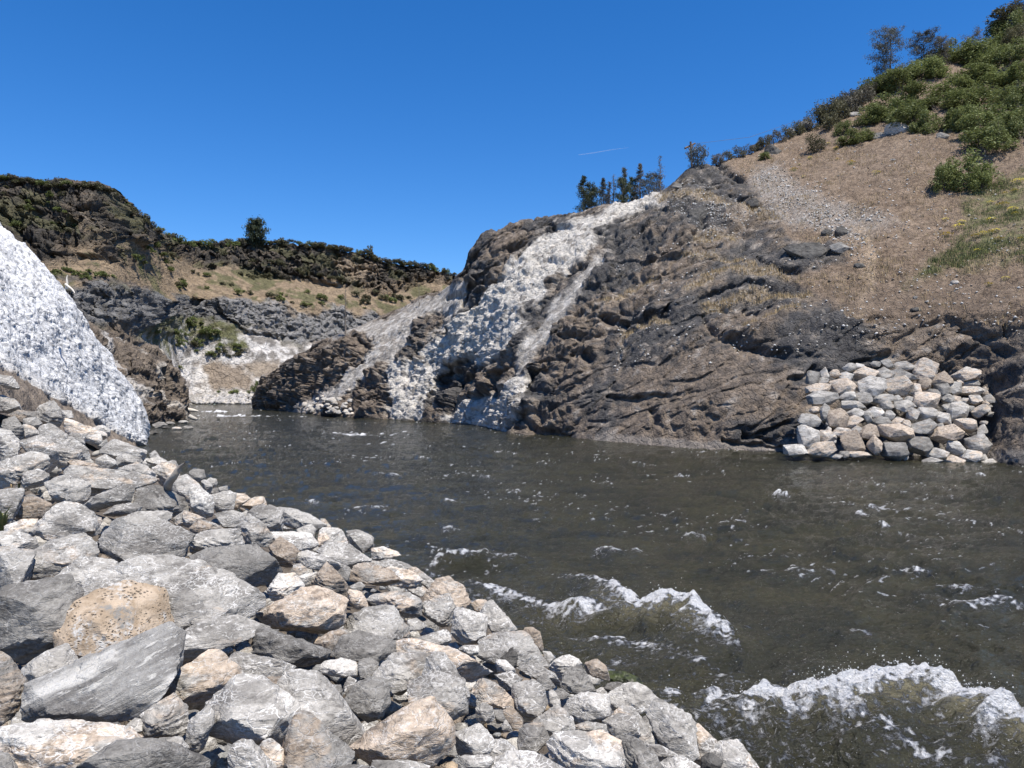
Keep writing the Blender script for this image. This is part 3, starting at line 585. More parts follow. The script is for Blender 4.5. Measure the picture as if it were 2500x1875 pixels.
# ------------------------------------------------------------------ near bank (under the riprap)
SHORE = np.array([(9.5, -14.0), (6.6, -2.0), (4.3, 5.0), (2.35, 8.2), (1.45, 10.7), (.2, 12.9), (-1.6, 15.4), (-5.6, 20.6), (-17.6, 35.3), (-29.5, 54.5), (-45, 75)])
def shore_s(x, y):
    d = seg_dist(x, y, [tuple(p) for p in SHORE]); sg = np.zeros_like(x)
    xs = np.interp(y, SHORE[:, 1], SHORE[:, 0]); return np.where(x < xs, d, -d)
def bank_z(x, y):
    x = np.asarray(x, float); y = np.asarray(y, float); s = shore_s(x, y)
    zm = 2.45 + 3.6 * sstep(5, 20, y); k = 0.64 + 0.12 * sstep(5, 20, y)
    return np.where(s > 0, zm * (1 - np.exp(-k * s / zm)), s * 0.7)
def bank_hit(x, y, lift=0.0, dmax=58):
    d = np.linspace(1.8, dmax, 2400); r = ray(x, y); zz = CAM_H + r[2] * d; b = bank_z(r[0] * d, d) + lift
    k = np.argmax(zz <= b) if (zz <= b).any() else np.argmin(zz - b)
    return d[k]
bx_ = np.linspace(-40, 10, 200)[:, None] + np.zeros((1, 240)); by_ = np.concatenate([np.linspace(-14, 2, 40), np.linspace(2.1, 20, 110), np.linspace(20.5, 60, 90)])[None] + np.zeros((200, 1))
bx_ = np.minimum(bx_, 60); zz = bank_z(bx_, by_) - 0.22 - 0.30 * sstep(0.0, 1.0, shore_s(bx_, by_)) * sstep(30, 18, by_)
pb = np.stack([bx_, by_, zz], -1).reshape(-1, 3); nb = fbm(pb * 0.9, 4, seed=171); pb[:, 2] += 0.18 * nb
cb = np.zeros((len(pb), 3)) + np.array([0.15, 0.125, 0.10]); cb *= (1 + 0.35 * fbm(pb * 2.5, 3, seed=172))[:, None]
o = link('river_bank', mesh_np('river_bank', pb, grid_faces(200, 240), True, cb), terrain_mat('bank_dirt', 5.0, 0.06)); o['kind'] = 'structure'
# ------------------------------------------------------------------ water
nxw, nyw = 900, 430
xs = np.linspace(-160, 2680, nxw); ys = np.concatenate([np.linspace(2260, 1890, 30)[:-1], np.linspace(1890, 974, nyw - 29)])
Xs, Ys = np.meshgrid(xs, ys, indexing='ij'); Dw = CAM_H * FPX / (Ys - HOR)
WX = (Xs - CX) / FPX * Dw; WY = Dw; Pw = np.stack([WX.ravel(), WY.ravel(), 0 * WX.ravel()], 1)
ang = math.radians(-60); fl = np.stack([Pw[:, 0] * math.cos(ang) - Pw[:, 1] * math.sin(ang), Pw[:, 0] * math.sin(ang) + Pw[:, 1] * math.cos(ang), Pw[:, 2]], 1)
fl = Pw @ np.array([[0.86, -0.5, 0], [0.5, 0.86, 0], [0, 0, 1]])
wv = np.stack([fbm(fl * 0.35, 3, seed=201), fbm(fl * 0.35 + 9, 3, seed=202), 0 * fl[:, 0]], 1)
far = sstep(12, 60, Dw.ravel())
rough = (0.55 + 0.45 * sstep(-0.3, 0.5, fbm(fl * 0.08, 3, seed=203)))
r1 = ridged(fl * np.array([0.30, 0.55, 1]) + 0.5 * wv, 3, 0.5, seed=204); r2 = ridged(fl * np.array([1.0, 1.9, 1]) + 0.6 * wv, 3, 0.5, seed=205)
r3 = ridged(Pw * np.array([3.4, 5.0, 1]), 2, 0.5, seed=206)
h = rough * (0.135 * (r1 - 0.7) + 0.065 * (r2 - 0.7)) + 0.013 * r3
turb = np.zeros(len(Pw)); foam = np.zeros(len(Pw)); milky = np.zeros(len(Pw))
fine = perlin(Pw * np.array([5.0, 9.0, 1]), 207); finer = perlin(Pw * np.array([11, 17, 1]), 208); patch = fbm(fl * 0.16, 4, 0.6, seed=209); lace = ridged(fl * np.array([1.6, 3.4, 1]) + 1.2 * wv, 3, 0.6, seed=210)
def to_w(x, y, a=0.0):
    d = (CAM_H - a) * FPX / (y - HOR); return ((x - CX) / FPX * d, d)
def wave(line, A, wn, wf, foam_w=0.35, foam_tail=1.0, strength=1.0, milk=0.0):
    """line: crest as photographed [(x, y, relative height)], wn / wf: width on the near / far side in metres"""
    global h, foam, milky, turb
    L = [to_w(x, y, A * a * 0.8) for x, y, a in line]; hs_ = np.array([a for _, _, a in line]); X_, Y_ = Pw[:, 0], Pw[:, 1]
    best = np.full(len(Pw), 1e9); bs = np.zeros(len(Pw)); ba = np.zeros(len(Pw)); bu = np.zeros(len(Pw)); acc = 0.0
    for i in range(len(L) - 1):
        (x0, y0), (x1, y1) = L[i], L[i + 1]; vx, vy = x1 - x0, y1 - y0; q = vx * vx + vy * vy + 1e-9
        t = np.clip(((X_ - x0) * vx + (Y_ - y0) * vy) / q, 0, 1); dx, dy = X_ - x0 - t * vx, Y_ - y0 - t * vy
        d = np.hypot(dx, dy); s = np.sign(vx * dy - vy * dx); m = d < best
        best = np.where(m, d, best); bs = np.where(m, s, bs); ba = np.where(m, hs_[i] * (1 - t) + hs_[i + 1] * t, ba); bu = np.where(m, acc + t * math.sqrt(q), bu); acc += math.sqrt(q)
    wob = 1 + 0.35 * wv[:, 0]; w = np.where(bs > 0, wf, wn) * wob
    prof = np.exp(-(best / w) ** 2) - 0.22 * np.exp(-((best - 1.9 * w) / (0.8 * w)) ** 2) * (bs < 0)
    h = h + A * ba * prof * (1 + 0.18 * r2 - 0.12)
    sd = best * bs; fil = ridged(np.stack([bu * 1.7 + 0.9 * wv[:, 0], best * 0.75 + 0.5 * wv[:, 1], 0 * best + A * 50], 1), 4, 0.6, seed=230)
    core = np.exp(-(np.maximum(sd, -sd * 0.55) / (foam_w * (0.42 + 0.5 * ba))) ** 2) * np.clip(ba * 1.6, 0, 1) * strength
    near = np.exp(-best / foam_tail * 1.1) * (bs < 0) * np.clip(ba * 1.6, 0, 1) * strength
    f = np.maximum(sstep(0.30, 0.95, core + 0.42 * fine + 0.42 * finer + 0.12 * (lace - 0.8)), near * sstep(0.75, 1.55, fil + 0.35 * fine + 0.3 * finer))
    foam = np.maximum(foam, f * sstep(0.01, 0.12, np.maximum(core, near)))
    turb = np.maximum(turb, strength * np.exp(-(best / (foam_tail * 1.7)) ** 2) * np.clip(ba * 2, 0, 1))
    if milk: milky = np.maximum(milky, milk * np.exp(-((best - 0.15) / 0.38) ** 2) * (bs < 0) * sstep(.35, .9, ba) * (0.7 + 0.6 * fine))
# waves left of screen to right: the far side of the line must be on its left hand -> lines run left to right
wave([(1590,1700,.15),(1660,1722,.4),(1800,1728,.5),(1900,1712,.65),(2010,1690,.85),(2110,1668,.95),(2200,1648,1.0),(2290,1665,1.0),(2380,1708,.9),(2500,1755,.8),(2680,1830,.6)], 0.50, 0.95, 0.28, 0.22, 1.15, 1.15, 0.9)
wave([(1340,1405,.15),(1420,1420,.35),(1500,1440,.5),(1560,1482,.7),(1640,1466,1.0),(1700,1480,.9),(1750,1530,.6),(1800,1580,.3)], 0.42, 0.75, 0.3, 0.25, 0.8, 0.95, 0.7)
wave([(1050,1380,.4),(1075,1355,.9),(1130,1350,1.0),(1220,1362,.6),(1300,1372,.3)], 0.30, 0.6, 0.4, 0.2, 0.25, 0.62, 0)
wave([(1150,1425,.3),(1215,1440,.6),(1280,1462,.5),(1340,1480,.5),(1410,1490,.8),(1470,1500,.5)], 0.22, 0.45, 0.3, 0.25, 0.6, 0.85, 0.3)
wave([(1390,1560,.3),(1480,1556,.5),(1570,1575,.5),(1660,1600,.4),(1760,1650,.4),(1820,1690,.3)], 0.16, 0.5, 0.35, 0.3, 0.7, 0.72)
wave([(1660,1800,.4),(1850,1775,.5),(2000,1790,.5),(2150,1830,.5),(2300,1870,.5)], 0.15, 0.6, 0.5, 0.3, 0.9, 0.62)
wave([(1900,1640,.2),(2000,1600,.2),(1880,1530,.3)], 0.05, 0.6, 0.5, 0.3, 0.4, 0.4)
wave([(2280,1455,.4),(2360,1478,.6),(2450,1470,.5),(2560,1490,.4)], 0.14, 0.5, 0.3, 0.25, 0.35, 0.75)
for x, y, w_, a_ in [(1905,1204,40,.9),(2055,1225,45,.6),(2105,1255,30,.8),(2155,1283,30,1),(1095,1218,28,.8),(1250,1195,35,.5),(2210,1300,40,.4),(1480,1180,40,.5),(2390,1160,30,.7),(2130,1180,50,.4),(1100,1290,40,.4),(620,1070,60,.4),(905,1235,60,.5),
                   (1030,1115,50,.5),(760,1225,40,.6),(940,1155,70,.5),(1180,1160,40,.5),(2230,1385,60,.5),(2340,1430,60,.5),(1700,1300,60,.3),(1960,1400,50,.3),(1480,1345,60,.55),(1560,1350,40,.35),(2100,1540,50,.35),(1330,1130,60,.35),(1230,1105,70,.4),(1560,1130,80,.3)]:
    w_ *= 0.7; wave([(x - w_, y + 5, .3), (x - w_ * .2, y, 1), (x + w_ * .4, y + 4, .8), (x + w_, y + 12, .25)], 0.11, 0.4, 0.25, 0.15, 0.5, 0.45 + 0.40 * a_)
# rapids far upstream
Xr, Yr = Xs.ravel(), Ys.ravel()
rap = np.zeros(len(Pw))
for (cx_, cy_, sx_, sy_, a_) in [(870,1062,95,6,1.0),(960,1058,90,9,.6),(820,1045,70,5,.45),(900,1085,140,10,.4),(1090,1075,80,10,.25),(560,1016,110,3.5,1.0),(520,1005,60,3,1.0),(700,1018,120,4,.6),(640,995,120,3,.5),(760,1075,60,4,.3),(880,1110,120,8,.3),(500,1100,160,10,.12),(1000,1130,140,14,.25),(1200,1185,200,25,.12)]:
    rap = np.maximum(rap, a_ * np.exp(-((Xr - cx_) / sx_) ** 2 - ((Yr - cy_) / sy_) ** 2))
rn = perlin(np.stack([Pw[:, 0] * 0.5, Pw[:, 1] * 0.14, 0 * Pw[:, 0]], 1), 215); rn2 = fbm(np.stack([Pw[:, 0] * 1.5, Pw[:, 1] * 0.35, 0 * Pw[:, 0]], 1), 2, seed=216)
foam = np.maximum(foam, 1.0 * sstep(0.45, 0.85, rap * 0.85 + 0.35 * rn + 0.40 * rn2))
turb = np.maximum(turb, 0.9 * np.clip(rap * 1.2, 0, 1))
h += rap * 0.16 * (rn + rn2)
# foam flecks on open water
ridgef = 0.85 * sstep(1.44, 1.78, r2 + 0.25 * patch + 0.22 * fine) * sstep(-0.1, 0.5, patch + 0.2) * 0.9
foam = np.maximum(foam, ridgef)
near_sh = shore_s(Pw[:, 0], Pw[:, 1])
turb = np.maximum(turb, 0.75 * sstep(-1.6, -0.2, near_sh) * sstep(30, 15, Pw[:, 1])); turb = np.maximum(turb, 0.45 * np.exp(-((Pw[:, 0] - 3.2) / 3.2) ** 2 - ((Pw[:, 1] - 12.5) / 3.0) ** 2))
edgef = sstep(-0.9, -0.1, near_sh) * sstep(0.05, 0.5, 0.35 * fine + 0.25 * (lace - 0.7) + 0.25 * perlin(Pw * 0.8, 220)) * sstep(34, 16, Pw[:, 1])
foam = np.maximum(foam, 0.6 * edgef)
h = h + foam * (0.030 * perlin(Pw * 4.5, 241) + 0.018 * perlin(Pw * 10, 242)) * (Pw[:, 1] < 25) + turb * 0.014 * ridged(Pw * np.array([2.2, 3.0, 1]), 3, 0.6, seed=243) * (Pw[:, 1] < 25)
h = np.clip(h, -0.35, 0.85)
colw = np.stack([np.clip(foam, 0, 1), np.clip(milky, 0, 1), np.clip(turb, 0, 1)], 1)
Pw2 = Pw.copy(); Pw2[:, 2] = h
def water_mat():
    t = NT('muddy_river_water'); at = t.n('ShaderNodeAttribute', attribute_name='albedo'); sp = t.n('ShaderNodeSeparateColor'); t.put(sp.inputs[0], at.outputs['Color'])
    p = t.pos(); foam, milk = sp.outputs[0], sp.outputs[1]
    q = t.vmul(p, (1.0, 1.7, 1.0))
    n = t.noise(q, 9.0, 5, 0.62, 0.5); n2 = t.noise(q, 2.4, 4, 0.6, 0.7); n3 = t.noise(q, 34.0, 3, 0.6)
    # foam breaks into lace and flecks at a scale finer than the mesh
    fb = t.mrange(t.math('ADD', foam, t.math('MULTIPLY', t.math('SUBTRACT', t.noise(t.vadd(p, (5, 5, 0)), 13.0, 6, 0.80), 0.5), 2.4)), 0.28, 0.88)
    fb = t.math('MULTIPLY', fb, t.mrange(foam, 0.03, 0.2))
    speck = t.mrange(t.noise(t.vmul(p, (1.0, 1.7, 1.0)), 8.0, 5, 0.80, 1.4), 0.65, 0.70)  # these specks and dots: foam flecks plus sun sparkles painted white
    spm = t.mrange(t.noise(t.vadd(p, (31, 7, 0)), 0.33, 4, 0.65), 0.30, 0.55)
    speck2 = t.math('MULTIPLY', t.mrange(t.noise(t.vmul(p, (1.0, 1.6, 1.0)), 21.0, 3, 0.7, 0.5), 0.675, 0.71), t.mrange(t.noise(t.vadd(p, (3, 17, 0)), 0.8, 4, 0.65), 0.44, 0.60))
    tb = sp.outputs[2]
    dots = t.mrange(t.math('ADD', t.noise(t.vmul(p, (1.0, 1.4, 1.0)), 30.0, 3, 0.7), t.math('MULTIPLY', tb, 0.06)), 0.715, 0.75)
    lacy = t.math('MULTIPLY', t.mrange(t.math('ADD', t.noise(t.vmul(p, (1.0, 1.8, 1.0)), 5.0, 7, 0.8, 1.5), t.math('MULTIPLY', tb, 0.125)), 0.66, 0.78), t.mrange(tb, 0.05, 0.5))
    fb = t.math('MAXIMUM', fb, t.math('MAXIMUM', t.math('MULTIPLY', dots, t.mrange(tb, 0.02, 0.3)), t.math('MULTIPLY', lacy, 0.85)))
    f = t.math('MAXIMUM', fb, t.math('MAXIMUM', t.math('MULTIPLY', t.math('MULTIPLY', speck, spm), 0.75), t.math('MULTIPLY', speck2, 0.7)), True)
    c = t.mix(t.mrange(t.noise(q, 0.35, 4, 0.6), 0.35, 0.65), RGB(0.021, 0.0205, 0.011), RGB(0.037, 0.034, 0.0165))
    c = t.mix(milk, c, RGB(0.30, 0.265, 0.16)); c = t.mix(t.math('MULTIPLY', sp.outputs[2], 0.10), c, RGB(0.14, 0.13, 0.09))
    fc_ = t.mix(t.mrange(t.noise(t.vadd(p, (8, 1, 0)), 9.0, 6, 0.75), 0.3, 0.5), RGB(0.58, 0.57, 0.54), RGB(0.86, 0.86, 0.85)); c = t.mix(f, c, fc_); t.base(c)
    t.put(t.b.inputs['Roughness'], t.math('ADD', 0.09, t.math('MULTIPLY', f, 0.6))); t.b.inputs['IOR'].default_value = 1.333
    t.b.inputs['Specular IOR Level'].default_value = 0.5
    hh = t.math('ADD', t.math('MULTIPLY', n2, 1.3), t.math('ADD', t.math('MULTIPLY', n, 0.45), t.math('ADD', t.math('MULTIPLY', n3, 0.10), t.math('MULTIPLY', t.math('MULTIPLY', f, t.noise(p, 16.0, 5, 0.7)), 1.2))))
    t.bump(hh, 1.0, 0.14); return t.m
WATER = water_mat()
wo_ = link('river_water', mesh_np('river_water', Pw2, grid_faces(nxw, nyw), True, colw), WATER); wo_['kind'] = 'structure'
# spray droplets thrown up by the breaking waves
cand = np.where((foam > 0.55) & (h > 0.18) & (Pw[:, 1] < 17))[0]
dv, df = [], []
if len(cand):
    pick = rs.choice(cand, 550, p=(h[cand] ** 2) / (h[cand] ** 2).sum())
    for i in pick:
        r_ = 0.003 + 0.006 * rs.rand() ** 2; c0 = np.array([Pw[i, 0] + rs.normal() * .05, Pw[i, 1] + rs.normal() * .05, h[i] + abs(rs.normal()) * 0.06 * (0.4 + 2.2 * h[i])])
        b = len(dv); dv += [c0 + r_ * np.array(q) for q in ((1, 1, 1), (1, -1, -1), (-1, 1, -1), (-1, -1, 1))]; df += [(b, b + 1, b + 2), (b, b + 3, b + 1), (b, b + 2, b + 3), (b + 1, b + 3, b + 2)]
    FOAMM = simple_mat('white_spray', (0.8, 0.8, 0.8), (0.85, 0.85, 0.85), 3, 0.5)
    o = link('spray', mesh_np('spray', dv, np.array(df)), FOAMM); o['kind'] = 'stuff'

# ------------------------------------------------------------------ boulders
_ico = {}
def ico(sub):
    if sub not in _ico:
        bm = bmesh.new(); bmesh.ops.create_icosphere(bm, subdivisions=sub + 1, radius=1.0)
        V = np.array([v.co[:] for v in bm.verts]); F = np.array([[v.index for v in f.verts] for f in bm.faces]); bm.free()
        _ico[sub] = (V / np.linalg.norm(V, axis=1)[:, None], F)
    return _ico[sub]
def hull_planes(pts):
    bm = bmesh.new(); vs = [bm.verts.new(p) for p in pts]
    bmesh.ops.convex_hull(bm, input=vs); bm.normal_update()
    N = []; D = []
    for f in bm.faces:
        n = np.array(f.normal[:]); c = np.array(f.calc_center_median()[:]); d = n @ c
        if d < 0: n, d = -n, -d
        if d > 1e-4 and f.calc_area() > 1e-5: N.append(n); D.append(d)
    bm.free(); return np.array(N), np.array(D)
def rock_mesh(name, pts, scale, sub, seed, roughness=1.0, strata=None):
    """pts: hull points in unit box space, scale (3) real half sizes. returns verts (n,3) around the origin, faces"""
    N, D = hull_planes(pts); U, F = ico(sub)
    rc = np.random.RandomState(seed % 99991); cn = rc.normal(size=(5, 3)); cn /= np.linalg.norm(cn, axis=1)[:, None]; N = np.vstack([N, cn]); D = np.concatenate([D, [(pts @ c_).max() * rc.uniform(.76, .93) for c_ in cn]])
    q = (U @ N.T) / D[None]; r = 1.0 / np.maximum(q.max(1), 0.3)
    qs = np.sort(q, 1); edge = np.clip((qs[:, -1] - qs[:, -2]) * 3.5, 0, 1)       # near 0 at creases
    V = U * (r * (0.985 + 0.015 * edge))[:, None] * np.asarray(scale)
    m = float(np.mean(scale)); off = seed * 7.31
    nn = V / (np.linalg.norm(V, axis=1)[:, None] + 1e-9); s0 = V / m
    f1, f2, idd = worley(s0 * 1.7 + off, seed & 63)
    disp = 0.032 * fbm(s0 * 1.0 + off, 3, 0.5, seed=3) + 0.05 * (idd - 0.5) * np.clip((f2 - f1) * 5, 0, 1) + 0.028 * fbm(s0 * 4 + off, 4, 0.6, seed=9)
    g1, g2, gd = worley(s0 * 3.6 + off + 0.25 * fbm(s0 * 2 + off, 2, seed=4)[:, None], (seed + 9) & 63); disp = disp + 0.030 * (gd - 0.5) * np.clip((g2 - g1) * 6, 0, 1) + 0.012 * np.clip((g2 - g1) * 6, 0, 1)
    if strata is not None:
        a = s0 @ np.asarray(strata) * 4.5 + 0.8 * fbm(s0 * 1.2 + off, 2, seed=5); disp += 0.045 * (np.abs((a % 1.0) - 0.5) * 2 - 0.5)
    disp += -0.012 * np.clip(perlin(s0 * 6 + off, 17) - 0.15, 0, 1) * 2
    V = V + nn * (disp * m * roughness)[:, None]
    return V, F

CLS = {  # tan amount, darkness multiplier, vein amount
 'l': (0.34, 1.15, 1.0, 'light grey'), 'w': (0.28, 1.36, 1.0, 'whitish'), 'g': (0.30, 0.93, 0.9, 'mid grey'), 'd': (0.30, 0.68, 0.6, 'dark grey'),
 't': (0.48, 1.10, 0.9, 'pale tan'), 'm': (0.43, 0.98, 0.9, 'grey and tan'), 'b': (0.60, 0.74, 0.6, 'brown'), 'o': (0.66, 1.05, 0.7, 'orange tan'), 'p': (0.52, 1.28, 1.0, 'cream coloured'), 'k': (0.2, 0.33, 0.2, 'blackish')}
ROCKS = []; SEED0 = [0]
def sub_for(wpx): return 2 if wpx < 14 else 3 if wpx < 62 else (4 if wpx < 300 else 5)
def rock_from_outline(poly, d, cls, name='boulder', thick=1.05, sub=None, up=None, seed=None, rough=1.0, mat=None, grow=1.11, nmax=6):
    """poly: outline as photographed; the stone is a solid of its own thickness at forward distance d"""
    poly = np.array(poly, float); poly = poly.mean(0) + (poly - poly.mean(0)) * grow; seed = seed if seed is not None else len(ROCKS) + 1; r = random.Random(seed * 13 + 5)
    pl_ = [tuple(q) for q in poly]
    while len(pl_) > nmax:
        ar = [abs((pl_[i][0] - pl_[i - 1][0]) * (pl_[(i + 1) % len(pl_)][1] - pl_[i - 1][1]) - (pl_[(i + 1) % len(pl_)][0] - pl_[i - 1][0]) * (pl_[i][1] - pl_[i - 1][1])) for i in range(len(pl_))]; pl_.pop(ar.index(min(ar)))
    poly = np.array(pl_); A = 0; cx = cy = 0
    for i in range(len(poly)):
        x0, y0 = poly[i]; x1, y1 = poly[(i + 1) % len(poly)]; k = x0 * y1 - x1 * y0; A += k; cx += (x0 + x1) * k; cy += (y0 + y1) * k
    cx /= 3 * A; cy /= 3 * A; A = abs(A) / 2
    c = pt(cx, cy, d); fw = ray(cx, cy); fw /= np.linalg.norm(fw); R = np.cross(fw, [0, 0, 1]); R /= np.linalg.norm(R); Uv = np.cross(R, fw)
    cam0 = np.array([0, 0, CAM_H]); pl = []
    for x, y in poly:
        q = ray(x, y); q = q * ((c - cam0) @ fw) / (q @ fw); w = cam0 + q - c; pl.append(((w @ R), (w @ Uv)))
    pl = np.array(pl); size = math.sqrt(A) / FPX * d                       # typical real size
    T = size * 0.5 * thick * r.uniform(0.85, 1.15)
    up = up if up is not None else r.choice([-0.50, -0.42, -0.35, -0.25, -0.1])
    half = np.abs(pl).max(0); pts = [(x, y, 0.0) for x, y in pl]
    c2 = pl.mean(0)
    sx = r.uniform(-.3, .3) * half[0]; kk = r.uniform(.45, .72); a0 = r.uniform(0, 6.28); nf_ = r.choice([3, 3, 4])
    for j_ in range(nf_):                     # few points in front: large flat facets
        a1 = a0 + 6.2832 * (j_ + r.uniform(-.25, .25)) / nf_
        pts.append((c2[0] + sx + half[0] * kk * math.cos(a1), c2[1] + up * half[1] + half[1] * kk * .8 * math.sin(a1), T * r.uniform(.7, 1.0)))
    for j_, (x, y) in enumerate(pl):
        if j_ % 2: continue
        k2 = r.uniform(.42, .72); pts.append((c2[0] + (x - c2[0]) * k2, c2[1] + (y - c2[1]) * k2 - 0.1 * half[1], -T * r.uniform(1.0, 1.35)))
    sc = np.array([half[0], half[1], T * 1.2]); pts = np.array(pts) / sc
    sub = sub or sub_for(max(poly[:, 0].max() - poly[:, 0].min(), poly[:, 1].max() - poly[:, 1].min()))
    V, F = rock_mesh(name, pts, sc, sub, seed, rough, strata=(r.uniform(-.4, .4), r.uniform(.5, 1), r.uniform(.2, .8)) if r.random() < .5 else None)
    W = V[:, :1] * R + V[:, 1:2] * Uv - V[:, 2:3] * fw
    me = mesh_np(name, W, F, smooth=True); me.set_sharp_from_angle(angle=math.radians(24))
    o = link(name, me, mat or ROCK); o.location = c
    t_, k_, v_, cn = CLS[cls]; o.color = (t_ + r.uniform(-.05, .05), k_ * r.uniform(.9, 1.1), v_, 1)
    ROCKS.append(dict(o=o, x=cx, y=cy, w=np.ptp(poly[:, 0]), h=np.ptp(poly[:, 1]), cls=cls, d=d, poly=poly, A=A)); return o
def tile(ox, oy, s): return lambda L: [(ox + x / s, oy + y / s) for x, y in L]
TA, TB, TC, TD, TE, TF, TG, TH = tile(0, 900, 4.424), tile(0, 1200, 4.424), tile(0, 1500, 4.424), tile(450, 1100, 4.424), tile(450, 1400, 4.424), tile(850, 1325, 4.424), tile(600, 1600, 5.53), tile(1150, 1550, 3.16)
def ident(L): return L
